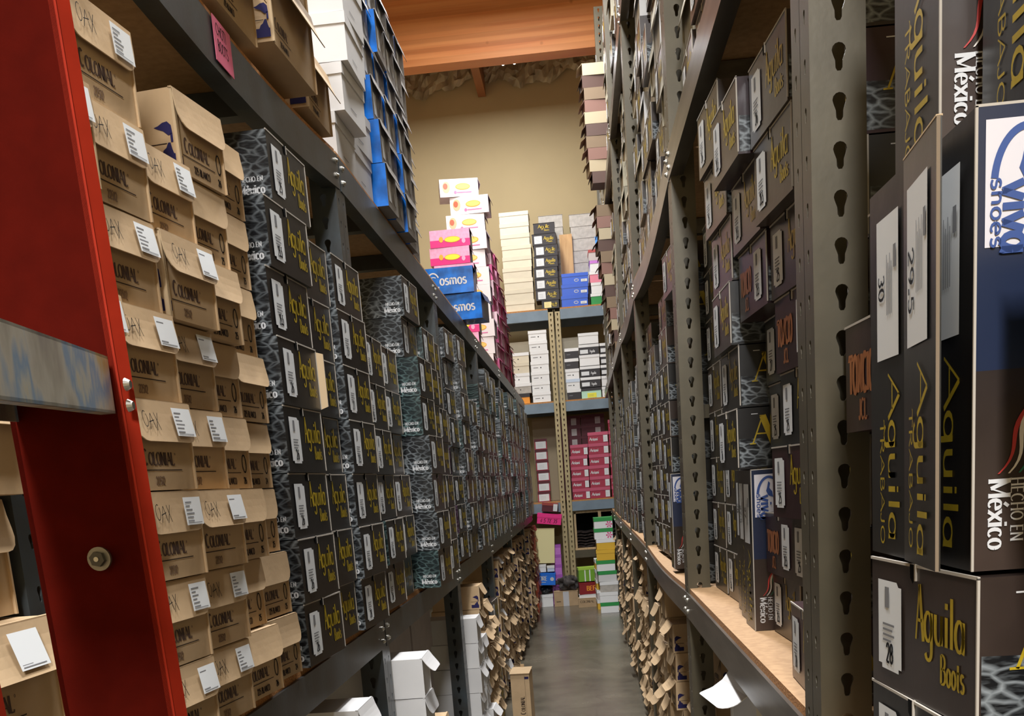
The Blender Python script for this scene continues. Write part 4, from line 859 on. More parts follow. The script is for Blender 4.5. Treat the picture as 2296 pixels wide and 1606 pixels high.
# ---- right rack, below the middle shelf
GRL = 'kraft cartons on the floor under the right rack'
for n, Y in enumerate((1.62, 2.0)): pass
col(lambda k: carton('none', 30, 30, 0, W_=.2, H_=.138, D_=.3, base=WHT, flapL=.09), 1, 2.28, .335, .001, 7, .1385, lambda k, pr: f'white flapped box {ORD[k]} from floor, under the first right bay', 'white boxes under the right rack', yaw=8)
n = 0
for a, b in [(2.55, 3.2)] + RR[2:]:
    Y = a + (.15 if a > 3 else .1)
    while Y + .13 < min(b, 10.95):
        rec = .10 if Y < 3.2 else (.07 if Y < 4.2 else 0)
        col(lambda k: carton(random.choice(['plain', 'none']), random.choice([10, 18, 30]), random.choice([0, 10, 16]), 2, flapL=.055), 1, Y, .335 + rec + random.uniform(-.02, .02), .001, random.choice([6, 7, 8]) if Y > 4.3 else 7, CH, (lambda n: lambda k, pr: f'kraft carton {ORD[k]} from floor, {NTH[n]} stack under right rack' )(n), GRL, yaw=3, jy=1.4 if Y < 3.2 else 2.6, jx=.02)
        n += 1; Y += .205 if Y > 3.2 else .19

# ---- the uncountable far ends of those rows, one pile each
for nm, mb in STUFF.items():
    o = thing('distant_' + {'boot_box': 'boot_boxes', 'tuck_box': 'tuck_boxes'}.get(nm, nm + 's'), {'boot_box': 'far rows of small dark boot boxes receding on both racks', 'cardboard_carton': 'far rows of small kraft cartons receding on the floor under both racks', 'tuck_box': 'far rows of small pale boxes high on the right rack'}.get(nm, 'far rows of boxes'), 'boxes', data=mb.mesh('far_' + nm)); o['kind'] = 'stuff'
# ------------------------------------------------------------ rack across the end of the aisle
YE = 12.2
er = thing('storage_rack', 'rack with blue-grey shelf beams and tan slotted posts across the end of the aisle', 'storage rack', (0, YE, 0))
def end_post(x, w_=.062):
    mb = MB(); H_ = 3.335
    plate(mb, STY, lambda a, b, t: Vector((x + a, -.03 + t, b)), 0, w_, H_, .0581, [w_ * .5], .95, .0022)
    mb.box((x, -.03, 0), (x + .002, .04, H_), STY); mb.box((x + w_ - .002, -.03, 0), (x + w_, .04, H_), STY)
    return mb.mesh('upright')
for x in (-.272, -.196, -2.05, 1.42): link('upright', end_post(x), er)
for x in (-.25, -2.0, 1.45): b = MB(); b.box((x, .62, 0), (x + .05, .66, 3.3), STY); link('rear_post', b.mesh('rear_post'), er)
for z in (3.352, 2.338, 1.204):
    for a, b_ in ((-1.98, -.272), (-.134, 1.42)):
        m = MB(); m.box((a, -.028, z - .125), (b_, -.02, z - .016), STL); m.box((a, -.02, z - .125), (b_, .02, z - .12), STL); link('beam', m.mesh('beam'), er)
        m = MB(); m.box((a, .62, z - .125), (b_, .63, z - .016), STL); link('rear_beam', m.mesh('rear_beam'), er)
        m = MB(); m.box((a, -.024, z - .016), (b_, .66, z), PART, sides=[None, None, PARTE, None, None, None]); link('deck_board', m.mesh('deck_board'), er)
m = MB(); m.box((-.134, -.028, .53), (1.42, -.02, .62), STT); m.box((-.134, -.02, .6), (1.42, .62, .615), PART); link('low_beam', m.mesh('low_beam'), er)
# timber crate frame with dark folded stock on the low beam
cf = MB(); W0 = mat('raw_timber', (186, 160, 120), .7, var=.2, stretch=(8, 1, 1))
for a, b_ in (((-.13, .02, .617), (.5, .05, .64)), ((.16, .0, .64), (.195, .05, 1.06)), ((-.125, .02, .64), (-.10, .05, 1.06)), ((-.13, .02, 1.045), (.5, .05, 1.075)), ((.44, .0, .64), (.48, .05, 1.045))): cf.box((a[0], YE + a[1], a[2]), (b_[0], YE + b_[1], b_[2]), W0)
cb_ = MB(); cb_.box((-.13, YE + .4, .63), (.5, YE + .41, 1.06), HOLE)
cr = thing('timber_crate', 'open timber crate frame holding dark folded goods on the lowest beam of the end rack', 'crate'); link('frame', cf.mesh('frame'), cr); link('back_panel', cb_.mesh('back_panel'), cr)
FOLD = mat('dark_brown_cloth', (44, 32, 28), .9, var=.3)
for j, x in enumerate((.02, .31)):
    for k in range(6):
        b = MB(); w_ = .13 - .01 * (k % 2); n_ = 10; P = []
        for side_ in (0, 1):
            P.append([Vector((x - w_ + 2 * w_ * t / n_, YE + .06 + random.uniform(0, .02), (.646 if k == 0 else .642) + k * .034 + side_ * .018 + .005 * math.sin(t * 1.1))) for t in range(n_ + 1)])
        for t in range(n_):
            b.poly([P[0][t], P[0][t+1], P[1][t+1], P[1][t]], FOLD); q = [p + Vector((0, .25, 0)) for p in (P[1][t], P[1][t+1])]; b.poly([P[1][t], P[1][t+1], q[1], q[0]], FOLD)
            q2 = [p + Vector((0, .25, 0)) for p in (P[0][t], P[0][t+1])]; b.poly([q2[1], q2[0], q[0], q[1]], FOLD); b.poly([P[0][t+1], P[0][t], q2[0], q2[1]], FOLD)
        thing('folded_cloth', f'dark folded cloth, {ORD[k]} of the {["left", "right"][j]} pile in the timber crate', 'folded cloth', group='folded goods in the crate', data=b.mesh('folded_cloth'))

CRM = mat('cream_shoe_card', (212, 202, 178), .6, var=.04, rand=.08); WHB = mat('bright_white_card', (226, 226, 224), .55, rand=.06); GRC = mat('grey_printed_card', (178, 172, 162), .6, var=.15, nscale=26, rand=.06)
BKB = mat('black_shoe_card', (30, 24, 26), .45); REDB = mat('raspberry_card', (158, 36, 62), .5, rand=.08); PKL = mat('pink_red_lid', (188, 78, 104), .5, rand=.12); DRD = mat('dark_maroon_card', (84, 22, 34), .6, rand=.1)
BL2 = mat('royal_blue_card', (24, 84, 196), .4, rand=.08); ORC = mat('orange_card', (236, 150, 40), .5); PUR = mat('lilac_card', (196, 120, 206), .5, rand=.08); GRN = mat('green_card', (36, 142, 66), .5); YLC = mat('mustard_card', (222, 176, 48), .5, rand=.08)
def script_print(word, m, x=.5, y=.25, h=.3, xs=.8, al='l'):
    return lambda mb, f, W_, H_: text(mb, m, f, word, W_ * x, H_ * y, H_ * h, xs=xs, thick=.18, thin=.12, slant=.15, align=al)
def end_stack(px0, px1, pyt, n, z0, h, kind, group, lab, Y=YE - .01, jit=.008, depth=.3, place_=''):
    xa, xb = at(px0, pyt, Y).x, at(px1, pyt, Y).x; W_ = round(xb - xa, 2); xc = (xa + xb) / 2
    for k in range(n):
        pr = kind(k, W_, h); z = z0 + .001 + k * (h + .001)
        place(pr, (xc + random.uniform(-jit, jit) - .0, Y, z), (0, 0, D(random.uniform(-1, 1))), lab(k), group)
def K(key, body, lid, lidh=.035, prints=None, patch=None, dp=.3): return lambda k, W_, h: shoe_box(f'{key}{W_}', W_, h, dp, body, lid, lidh=lidh, prints=prints, patch=patch)
# top shelf
zt_ = 3.353
end_stack(1127, 1192, 600, 9, zt_, .117, K('creamtop', CRM, CRM, .04), 'cream boxes on top of the end rack', lambda k: f'cream lidded shoe box, {ORD[k]} in the tall cream stack on top shelf of end rack', Y=YE + .01)
place(shoe_box('darkcrate', .2, .11, .2, mat('brown_black_card', (62, 50, 50), .6), WHB, lidh=.018), (-.87, YE, 3.354), (0, 0, 0), 'dark brown box with white lid on the top shelf left of the cream stack', 'small boxes by the cream stack')
agp = script_print('Aguila', GOLD, .50, .34, .34, .85); 
def agp2(mb, f, W_, H_): text(mb, GOLD, f, 'Aguila', W_ * .48, H_ * .42, H_ * .32, xs=.95, thick=.2, thin=.12, slant=.1); text(mb, GOLD, f, 'Boots', W_ * .66, H_ * .2, H_ * .18, xs=.9)
def agt(mb, f, W_, H_): text(mb, GOLD, f, 'Aguila', W_ * .22, H_ * .5, H_ * .34, xs=1.1, thick=.2, thin=.12); text(mb, GOLD, f, 'Boots', W_ * .5, H_ * .22, H_ * .2, xs=1)
place(shoe_box('agbase', .2, .09, .3, BKB, BKB, lidh=.002, prints=agp2, patch=(.15, .1, .55, .8, mat('pale_yellow_label', (230, 214, 150), .6))), (-.235, YE - .01, 3.354), (0, 0, 0), 'black box with pale yellow label at the foot of the black stack, end rack', 'black boot boxes on top of the end rack')
end_stack(1197, 1252, 600, 6, zt_ + .092, .117, K('agend', BKB, BKB, .002, agp2, (.1, .12, .42, .8, STK)), 'black boot boxes on top of the end rack', lambda k: f'black box with white label and gold lettering, {ORD[k]} from bottom on end rack')
place(shoe_box('agtop', .24, .11, .3, BKB, BKB, lidh=.002, prints=agt), (at(1221, 520, YE).x - .005, YE - .01, zt_ + .092 + 6 * .118 + .002), (0, 0, 0), 'black gold-lettered box without label, topmost of the black stack on end rack', 'black boot boxes on top of the end rack')
end_stack(1206, 1262, 480, 8, zt_, .132, K('greyp', GRC, GRC, .002), 'grey boxes at the back of the end rack', lambda k: f'grey printed box, {ORD[k]} up, back stack behind the black boxes on end rack', Y=YE + .33, depth=.28)
end_stack(1275, 1333, 480, 8, zt_, .13, K('greyp', GRC, GRC, .002), 'grey boxes at the back of the end rack', lambda k: f'grey printed box, {ORD[k]} up, back stack behind the wooden panel on end rack', Y=YE + .33)
end_stack(1342, 1366, 480, 8, zt_, .13, K('darkb', mat('brown_black_card', (62, 50, 50), .6), WHB, .03), 'dark boxes at the back of the end rack', lambda k: f'dark box with white lid, {ORD[k]} up, back right of end rack top', Y=YE + .33)
end_stack(1258, 1318, 640, 3, zt_, .117, K('royal', BL2, BL2, .035, lambda mb, f, W_, H_: ring(mb, SIL, f, W_ * .55, H_ * .35, .026, .016, .006), (.72, .18, .95, .42, STK)), 'royal blue boxes on top of the end rack', lambda k: f'royal blue shoe box, {ORD[k]} of three on top shelf of end rack', jit=.012)
wp = MB(); x0, x1 = at(1255, 560, YE + .12).x, at(1284, 560, YE + .12).x
wp.box((x0, YE + .30, 3.354), (x1, YE + .318, 4.19), mat('warm_pine_board', (206, 164, 110), .5, var=.25, nscale=5, stretch=(6, 1, .6), rgb2=(176, 128, 76))); thing('wooden_board', 'upright pine board standing behind the royal blue boxes', 'board', data=wp.mesh('wooden_board'))
mix = [(GRN, WHB, 'green-panelled white'), (WHB, WHB, 'white'), (mat('soft_rose_card', (222, 130, 150), .5), WHB, 'rose and white'), (WHB, PUR, 'white lilac-lidded'), (mat('pale_grey_card', (190, 180, 176), .5), mat('brick_card2', (170, 70, 66), .5), 'grey red-lidded')]
for k in range(5):
    b_, l_, nm = mix[k]; place(shoe_box('mix%d' % k, .23, .115, .3, b_, l_, lidh=.03), (at(1346, 640, YE).x + .01 * (k % 2), YE - .01, 3.354 + k * .117), (0, 0, D(1)), f'{nm} shoe box, {ORD[k]} in the mixed stack on top shelf at right', 'mixed stack on top of the end rack')
place(shoe_box('brightblue', .2, .13, .22, mat('azure_card', (20, 140, 236), .4), mat('azure_card', (0, 0, 0)), lidh=.03), (at(1350, 540, YE).x + .02, YE - .02, 3.354 + 5 * .117), (0, 0, D(-6)), 'azure blue box on top of the mixed stack at the upper right', 'mixed stack on top of the end rack')
# second shelf
z2_ = 2.339
logo = lambda mb, f, W_, H_: (rect(mb, STG, f, W_ * .14, H_ * .36, W_ * .4, H_ * .42), disc(mb, BKB, f, W_ * .55, H_ * .38, .007, .007))
def crm_stack(px0, px1, n, base, cols, nm, h=.112):
    for k in range(n):
        c, l_ = cols[k % len(cols)]; xa, xb = at(px0, 830, YE).x, at(px1, 830, YE).x; W_ = round(xb - xa, 2)
        pr = shoe_box(f'sh{nm}{k % len(cols)}', W_, h, .3, c, l_, lidh=.034, prints=logo)
        place(pr, ((xa + xb) / 2 + random.uniform(-.006, .006), YE - .01, base + .001 + k * (h + .001)), (0, 0, 0), f'{nm} shoe box, {ORD[k]} on the second shelf of end rack', 'pale boxes on the second shelf of the end rack')
place(shoe_box('orangeblk', .22, .11, .3, ORC, BKB, lidh=.04, prints=None), (at(1166, 880, YE).x, YE - .01, z2_ + .001), (0, 0, 0), 'orange and black shoe box at the foot of the left cream stack', 'pale boxes on the second shelf of the end rack')
place(shoe_box('orangeblk2', .2, .11, .3, ORC, BKB, lidh=.04), (at(1130, 880, YE).x - .05, YE - .01, z2_ + .001), (0, 0, 0), 'orange and black shoe box, left of its twin, second shelf', 'pale boxes on the second shelf of the end rack')
crm_stack(1133, 1188, 4, z2_ + .112, [(GRC, WHB), (WHB, WHB), (CRM, CRM), (CRM, WHB)], 'left stack cream')
crm_stack(1190, 1232, 7, z2_, [(WHB, WHB)], 'bright white')
crm_stack(1268, 1299, 5, z2_, [(BKB, WHB), (WHB, mat('pale_blue_lid', (190, 204, 220), .5)), (WHB, WHB), (BKB, WHB)], 'right of posts white-lidded')
labp = lambda mb, f, W_, H_: (rect(mb, STK, f, W_ * .06, H_ * .12, W_ * .45, H_ * .5), text(mb, SIL, f, 'Aguila', W_ * .52, H_ * .2, H_ * .26, xs=.7))
for k in range(6):
    if k == 0: pr = shoe_box('mintlab', .23, .112, .3, mat('mint_card', (178, 216, 190), .5), BKB, lidh=.03, patch=(.3, .05, .75, .5, mat('yellow_label', (226, 220, 60), .5)))
    elif k == 3: pr = shoe_box('whitep', .23, .118, .3, WHB, WHB, lidh=.03)
    elif k == 5: pr = shoe_box('whitep', .23, .118, .3, WHB, WHB, lidh=.03)
    else: pr = shoe_box('blkw', .23, .112, .3, BKB, WHB, lidh=.03, prints=labp)
    place(pr, (at(1323, 830, YE).x, YE - .01, z2_ + .001 + k * .1195), (0, 0, 0), f'{"black white-lidded" if k in (1,2,4) else "mint green" if k == 0 else "plain white"} shoe box, {ORD[k]} in the stack beside the right-hand rack, second shelf', 'boxes on the second shelf, right of the posts')
for k in range(5): place(shoe_box('blkw2', .16, .112, .3, BKB, WHB, lidh=.03, prints=labp) if k > 1 else shoe_box('wh2', .16, .112, .3, WHB, WHB, lidh=.03), (at(1363, 830, YE).x, YE - .01, z2_ + .001 + k * .1195), (0, 0, 0), f'narrow white-lidded shoe box, {ORD[k]} up, at the right end of second shelf', 'boxes on the second shelf, right of the posts')
for k in range(6): place(shoe_box('backcream', .3, .12, .25, CRM, CRM, lidh=.03), (at(1275, 800, YE + .35).x, YE + .34, z2_ + .001 + k * .121), (0, 0, 0), f'cream shoe box, {ORD[k]} of the shaded back stack on second shelf', 'shaded boxes at the back of the second shelf')
for k in range(6): place(shoe_box('backcream', .3, .12, .25, CRM, CRM, lidh=.03), (at(1160, 800, YE + .35).x, YE + .34, z2_ + .001 + k * .121), (0, 0, 0), f'cream shoe box, {ORD[k]} of the back left stack on second shelf', 'shaded boxes at the back of the second shelf')
# third shelf: raspberry boxes
z3 = 1.205
rp = lambda mb, f, W_, H_: text(mb, SIL, f, 'Ariani', W_ * .07, H_ * .24, H_ * .28, xs=.95, thick=.22, thin=.15, slant=.1)
RB_ = lambda W_: shoe_box('rasp%s' % W_, W_, .124, .28, REDB, PKL, lidh=.036, prints=rp, patch=(.76, .08, .97, .68, STK))
for px0, px1, n, nm in ((1279, 1321, 5, 'left'), (1321, 1366, 6, 'middle'), (1369, 1392, 7, 'right')):
    xa, xb = at(px0, 1050, YE).x, at(px1, 1050, YE).x
    for k in range(n): place(RB_({'left': .205, 'middle': .235, 'right': .24}[nm]), ((xa + xb) / 2 + (.06 if nm == 'right' else 0) + random.uniform(-.006, .006), YE - .01, z3 + .001 + k * .1252), (0, 0, 0), f'raspberry red shoe box, {ORD[k]} in the {nm} stack, third shelf of end rack', 'raspberry boxes on the third shelf of the end rack')
DB_ = shoe_box('dmar', .28, .12, .25, DRD, DRD, lidh=.03, patch=(.6, .1, .82, .75, mat('dull_white_label', (180, 176, 172), .6)))
for j, px in enumerate((1275, 1325)):
    for k in range(8): place(DB_, (at(px, 950, YE + .3).x + j * .02, YE + .31, z3 + .001 + k * .1215), (0, 0, 0), f'dark maroon box, {ORD[k]} up, {["left", "right"][j]} shaded back stack on third shelf', 'shaded maroon boxes on the third shelf')
rl_ = lambda W_: shoe_box('raspl%s' % W_, W_, .12, .28, REDB, DRD, lidh=.03, patch=(.1, .08, .9, .75, STK))
for j, (px, n, y_) in enumerate(((1183, 7, 0), (1206, 6, .12))):
    for k in range(n):
        pr = shoe_box('orl', .12, .12, .26, ORC, WHB, lidh=.05) if (j == 0 and k == 4) else rl_(.15)
        place(pr, (at(px, 1000, YE).x + (-.07 if j == 0 else .03) + random.uniform(-.01, .01), YE + y_ - .01, z3 + .001 + k * .1215), (0, 0, D(2)), f'{"orange" if (j == 0 and k == 4) else "red white-labelled"} box, {ORD[k]} in the {["left", "inner"][j]} stack behind the left rack end', 'red labelled boxes left of the end rack posts')
bp_ = MB(); bp_.box((at(1205, 1000, YE + .5).x - .05, YE + .56, z3 + .001), (-.14, YE + .58, 2.19), mat('tan_back_panel', (178, 160, 130), .7)); thing('back_panel', 'tan board closing the back of the third shelf beside the tan posts', 'panel', data=bp_.mesh('back_panel'))

# ---- goods on the floor before the end rack
def px_box(px0, px1, pyt, Y, z0, key, body, lid, name, label, cat='box', dp=.15, lidh=.03, prints=None, patch=None, rot=0, group=None, h=None, rx=0, ry=0, W=None):
    a, b = at(px0, pyt, Y), at(px1, pyt, Y); h = h or (a.z - z0); W_ = W or (b.x - a.x)
    pr = shoe_box(key, round(W_, 3), round(h, 3), dp, body, lid, lidh=lidh, prints=prints, patch=patch, name=name)
    o = place(pr, ((a.x + b.x) / 2, Y, z0), (D(rx), D(ry), D(rot)), label, group); o['category'] = cat
    if group is None and 'group' in o: del o['group']
    return z0 + h
YF = 11.95
z = px_box(1202, 1240, 1336, YF, .001, 'fl1', WHB, WHB, 'white_carton', 'plain white box on the floor at the far left end of the aisle')
bag = MB(); 
def blob(name, c, r, m, seed, flat=.5, n=26, rough=.3, fq=(2, 5)):
    rr = random.Random(seed); mb = MB(); V = []
    ph = [(rr.uniform(0, 6.28), rr.uniform(0, 6.28), rr.randint(*fq), rr.randint(*fq)) for _ in range(5)]
    for i in range(n + 1):
        t = math.pi * i / n; row = []
        for j in range(n * 2):
            p = 2 * math.pi * j / (n * 2); k = 1 + rough * sum(math.sin(a + q * p) * math.sin(b + w_ * t) for a, b, q, w_ in ph) / 2.5 * math.sin(t)
            row.append((c[0] + r[0] * k * math.sin(t) * math.cos(p), c[1] + r[1] * k * math.sin(t) * math.sin(p), max(c[2], c[2] + r[2] * flat + r[2] * k * math.cos(t) * flat)))
        V.append(row)
    for i in range(n):
        for j in range(n * 2): mb.poly([V[i][j], V[i][(j+1) % (n*2)], V[i+1][(j+1) % (n*2)], V[i+1][j]], m)
    return mb.mesh(name, True)
zb = z
BG = mat('black_plastic', (14, 14, 16), .3, bump=.5, bscale=18)
thing('plastic_bag', 'shiny black bag lying on the plain white box under the blue ORE box', 'bag', data=blob('plastic_bag', (at(1222, 1330, YF).x, YF + .12, zb + .002), (.085, .085, .1), BG, 3))
ore = lambda mb, f, W_, H_: (text(mb, SIL, f, 'ORE', W_ * .16, H_ * .38, H_ * .36, xs=.85, thick=.2, thin=.1, serif=True), disc(mb, SIL, f, W_ * .82, H_ * .5, .022, .022), rect(mb, SIL, f, W_ * .1, H_ * .22, W_ * .5, H_ * .26))
zo = px_box(1200, 1244, 1283, YF, zb + .114, 'ore', mat('azure_card2', (20, 110, 214), .4), mat('azure_card2', (0, 0, 0)), 'shoe_box', 'bright blue box lettered ORE in the heap at the aisle end', lidh=.02, prints=ore, ry=3, h=.14)
zo2 = px_box(1202, 1224, 1265, YF + .02, zo + .012, 'clw', WHB, WHB, 'white_carton', 'small white box on the blue ORE box, under the cream board box', h=.09)
px_box(1226, 1243, 1270, YF + .02, zo + .012, 'clw2', mat('pale_blue_lid', (190, 204, 220), .5), WHB, 'white_carton', 'small pale blue box beside the small white one', h=.07)
px_box(1192, 1240, 1197, YF + .03, zo2 + .012, 'creambig', mat('pale_yellow_card', (222, 212, 158), .6), mat('pale_yellow_card', (0, 0, 0)), 'cream_carton', 'tall pale yellow box standing upright in the heap at the aisle end', dp=.1, lidh=.002, ry=3, h=.40)
zc = zo2 + .012 + .41
PKH = mat('fuchsia_card', (230, 40, 130), .45)
px_box(1203, 1258, 1175, YF + .03, zc + .034, 'fuch', PKH, PKH, 'shoe_box', 'fuchsia box with handwriting tilted on top of the pale yellow box', lidh=.045, ry=8, h=.12, prints=lambda mb, f, W_, H_: text(mb, PEN, f, '4:5 TE 35', W_ * .12, H_ * .15, H_ * .36, xs=.9, thick=.12, thin=.1, slant=.2), dp=.16)
px_box(1214, 1250, 1150, YF + .05, zc + .176, 'dred', DRD, mat('reddish_lid', (150, 60, 52), .6), 'shoe_box', 'dark red box with white label on top of the fuchsia box', h=.10, patch=(.72, .1, .98, .9, STK), dp=.16, ry=8)
for k in range(6): px_box(1236, 1250, 1200, 12.115, .003 + k * .117, 'lil', PUR, mat('deep_lilac_card', (168, 88, 184), .5), 'shoe_box', f'lilac shoe box, {ORD[k]} in the lilac stack by the tan posts', h=.116, W=.13, group='lilac boxes by the end rack posts')
tape = lambda mb, f, W_, H_: (rect(mb, mat('silver_tape', (190, 190, 192), .35), f, W_ * .38, 0, W_ * .62, H_), rect(mb, INKB, f, W_ * .1, H_ * .3, W_ * .28, H_ * .34))
zk = px_box(1241, 1296, 1328, 11.9, .001, 'ktape', CARD, CARD, 'storage_carton', 'kraft carton with silver tape on the floor under the crumpled clothes', dp=.2, lidh=.002, prints=tape)
thing('crumpled_clothes', 'dark crumpled heap of clothes with pale straps on the taped carton', 'clothes', data=blob('crumpled_clothes', (at(1270, 1310, 11.9).x + .03, 11.99, zk + .002), (.12, .075, .2), mat('dark_grey_cloth', (34, 30, 30), .8, var=.6, nscale=18, rgb2=(84, 78, 74), bump=.8, bscale=16), 7, .42, rough=.55, fq=(3, 9)))
yb = 11.66
zz = px_box(1296, 1338, 1343, yb, .001, 'kbig', CARD, CARD, 'storage_carton', 'low kraft carton on the floor at the aisle end, under the dark red box', lidh=.002, prints=lambda mb, f, W_, H_: text(mb, INKB, f, 'COLONIAL', W_ * .12, H_ * .5, H_ * .26, xs=1.0))
zz = px_box(1298, 1344, 1333, yb + .02, zz + .001, 'wlid', WHB, WHB, 'white_carton', 'flat cream lid lying on the low kraft carton', lidh=.002, h=.04) 
zr = px_box(1298, 1338, 1306, yb + .02, zz + .001, 'bef', mat('deep_red_card', (132, 16, 24), .4), mat('deep_red_card', (0, 0, 0)), 'shoe_box', 'deep red box lettered BEF in orange, under the green striped box', lidh=.02, prints=lambda mb, f, W_, H_: text(mb, ORC, f, 'BEF', W_ * .42, H_ * .3, H_ * .38, xs=1.0, thick=.22, thin=.12, serif=True), h=.135, rot=5)
grp = lambda mb, f, W_, H_: [rect(mb, WHB, f, W_ * a, 0, W_ * (a + .05), H_) for a in (.28, .5, .8)]
px_box(1296, 1345, 1275, yb + .02, zr + .012, 'grn', mat('lime_card', (110, 160, 40), .5), mat('lime_lid', (160, 196, 70), .5), 'shoe_box', 'lime green box with white stripes on the deep red box', prints=grp, h=.16, rot=8)
colr = [(WHB, GRN, 'white green-lidded'), (WHB, WHB, 'white'), (GRC, WHB, 'grey'), (mat('soft_white_card', (206, 206, 204), .5), GRN, 'soft white green-lidded'), (WHB, GRN, 'pale green-lidded'), (YLC, YLC, 'mustard yellow'), (YLC, WHB, 'yellow white-lidded'), (WHB, GRN, 'flower-printed green-lidded'), (WHB, GRN, 'flower-printed white')]
fl_ = lambda mb, f, W_, H_: [mb.poly([f(W_ * .8, H_ * .35), f(W_ * .8 + .035 * math.cos(a - .25), H_ * .35 + .035 * math.sin(a - .25)), f(W_ * .8 + .035 * math.cos(a + .25), H_ * .35 + .035 * math.sin(a + .25))], PNK) for a in [k * 1.047 for k in range(6)]]
z = .001
for k, (b_, l_, nm) in enumerate(colr):
    a = at(1372 - k * .8, 1300, 11.1).x
    pr = shoe_box('cr%d' % k, .20, .112, .3, b_, l_, lidh=.038, prints=fl_ if k > 6 else None); place(pr, (a - .03 + random.uniform(-.012, .012), 11.05, z), (0, 0, D(random.uniform(-3, 3))), f'{nm} shoe box, {ORD[k]} from floor in the coloured stack at the right', 'coloured stack on the floor at the aisle end'); z += .1135
for k in range(5): place(shoe_box('cy%d' % (k % 2), .12, .11, .26, YLC if k % 2 == 0 else mat('pale_grey_card', (190, 180, 176), .5), WHB, lidh=.04), (at(1350, 1330, 11.2).x + .005, 11.37, .001 + k * .1115), (0, 0, D(3)), f'mustard and grey small box, {ORD[k]} from floor, beside the coloured stack', 'small yellow stack on the floor at the aisle end')

# ------------------------------------------------------------ ladder
ld = thing('step_ladder', 'red fibreglass step ladder with scuffed metal step, cut off by the left edge', 'ladder', (0, 0, 0))
def rail(name, P0, P1, wv, dep, parent, zlo, zhi):
    "channel rail: P0/P1 centre line at two heights, wv width vector (web), dep depth vector away from camera for flanges"
    P0, P1, wv, dep = map(Vector, (P0, P1, wv, dep)); dirv = (P1 - P0) / (P1.z - P0.z); A = P0 + dirv * (zlo - P0.z); B = P0 + dirv * (zhi - P0.z)
    mb = MB(); t = dep.normalized() * .004; u = wv.normalized() * .004
    def bar(o, a, b, m):
        p = [A + o, A + o + a, A + o + a + b, A + o + b]; mb.prism(p, B - A, m)
    bar(-wv / 2, wv, t, RED); bar(wv / 2 - u, u, dep, ORG); bar(-wv / 2, u, dep, RED)
    bar(wv / 2 - u * .1, u * .5, t * 1.2, ORG)
    return link(name, mb.mesh(name), parent)
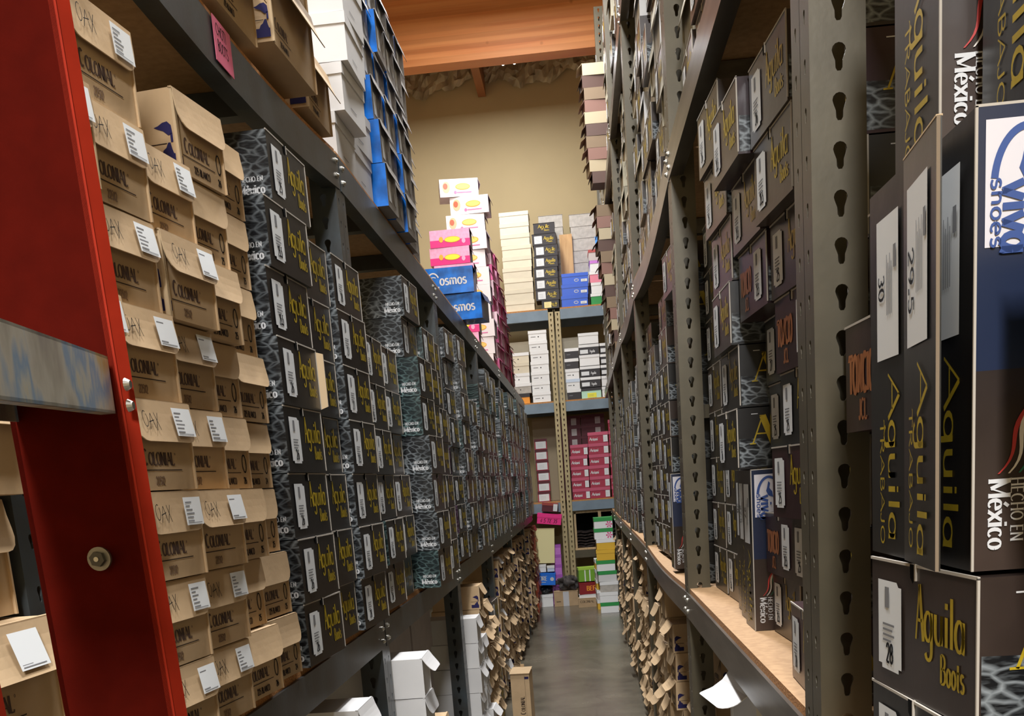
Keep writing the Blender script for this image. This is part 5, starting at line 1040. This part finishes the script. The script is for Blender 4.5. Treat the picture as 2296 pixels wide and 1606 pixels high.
# main rail beside the cartons (web seen almost square, bright flange edge to the right)
w3 = Vector((.0865, .010, 0)); 
r1 = rail('front_rail', (-.3915, .80, 1.283), (-.405, .80, 1.817), w3, Vector((-.008, .03, 0)), ld, .0, 2.15)
lip = MB(); P0 = Vector((-.3915, .80, 1.283)); P1 = Vector((-.405, .80, 1.817)); dv = (P1 - P0) / (P1.z - P0.z)
o_ = P0 + dv * (0 - P0.z) + w3 / 2
lip.prism([o_, o_ + Vector((.007, .012, 0)), o_ + Vector((.004, .014, 0)), o_ + Vector((-.003, .004, 0))], dv * 2.15, ORG); link('rail_edge', lip.mesh('rail_edge'), ld, label='bright orange-red worn edge of the rail')
r2 = rail('rear_rail', (-.378, .52, 1.345), (-.380, .52, 1.41), Vector((.085, .0, 0)), Vector((0, .03, 0)), ld, 0, 1.395)
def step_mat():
    m = mat('step_metal_painted_reflections', (170, 168, 160), .4, metal=.3); nt = m.node_tree; b = nt.nodes['Principled BSDF']; N = nt.nodes.new; K = nt.links.new
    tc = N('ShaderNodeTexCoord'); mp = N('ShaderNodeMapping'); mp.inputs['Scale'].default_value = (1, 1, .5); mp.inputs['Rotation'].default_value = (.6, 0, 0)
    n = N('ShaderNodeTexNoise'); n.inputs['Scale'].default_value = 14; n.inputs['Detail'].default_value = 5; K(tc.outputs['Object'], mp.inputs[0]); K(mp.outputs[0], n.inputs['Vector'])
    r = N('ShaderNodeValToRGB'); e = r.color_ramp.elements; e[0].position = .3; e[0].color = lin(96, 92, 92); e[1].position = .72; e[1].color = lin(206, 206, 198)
    for p_, c_ in ((.40, (122, 116, 108)), (.47, (150, 146, 132)), (.53, (170, 168, 156)), (.585, (112, 140, 168)), (.62, (168, 170, 160)), (.66, (176, 158, 104))): x = e.new(p_); x.color = lin(*c_)  # blue and ochre stops paint soft reflections into the metal's colour
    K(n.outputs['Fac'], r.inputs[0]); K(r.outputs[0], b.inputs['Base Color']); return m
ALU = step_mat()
st = MB()
# step: metal channel running from the rail towards the camera's left
a0 = Vector((-.356, .796, 1.526)); a1 = Vector((-.290, .50, 1.511))
def sk_(p, q, z0, z1): return [p + Vector((0, 0, z0)), q + Vector((0, 0, z0)), q + Vector((0, 0, z1)), p + Vector((0, 0, z1))]
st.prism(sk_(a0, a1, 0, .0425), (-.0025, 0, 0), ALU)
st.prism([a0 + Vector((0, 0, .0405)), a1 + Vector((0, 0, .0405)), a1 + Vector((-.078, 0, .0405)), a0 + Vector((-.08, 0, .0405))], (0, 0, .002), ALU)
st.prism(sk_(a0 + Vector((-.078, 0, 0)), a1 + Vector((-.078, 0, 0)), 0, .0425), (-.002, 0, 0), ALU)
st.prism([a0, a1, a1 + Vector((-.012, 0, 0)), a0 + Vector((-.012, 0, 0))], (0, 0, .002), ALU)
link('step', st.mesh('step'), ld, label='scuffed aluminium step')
bt = MB(); c = Vector((-.385, .795, 1.416)); bt.cyl(c, (0, -1, 0), .0095, .003, mat('dull_washer', (120, 116, 108), .35, metal=.8), 24); bt.cyl(c + Vector((0, -.003, 0)), (0, -1, 0), .0062, .004, mat('dark_bolt', (70, 68, 64), .35, metal=.8), 6); bt.cyl(c + Vector((0, -.007, 0)), (0, -1, 0), .002, .001, BOLT, 10)
link('bolt', bt.mesh('bolt'), ld)
for z_ in (1.548, 1.532):
    rv = MB(); rv.cyl((-.349, .806, z_), (1, 0, 0), .0052, .004, BOLT, 14, .003); link('rivet', rv.mesh('rivet'), ld)
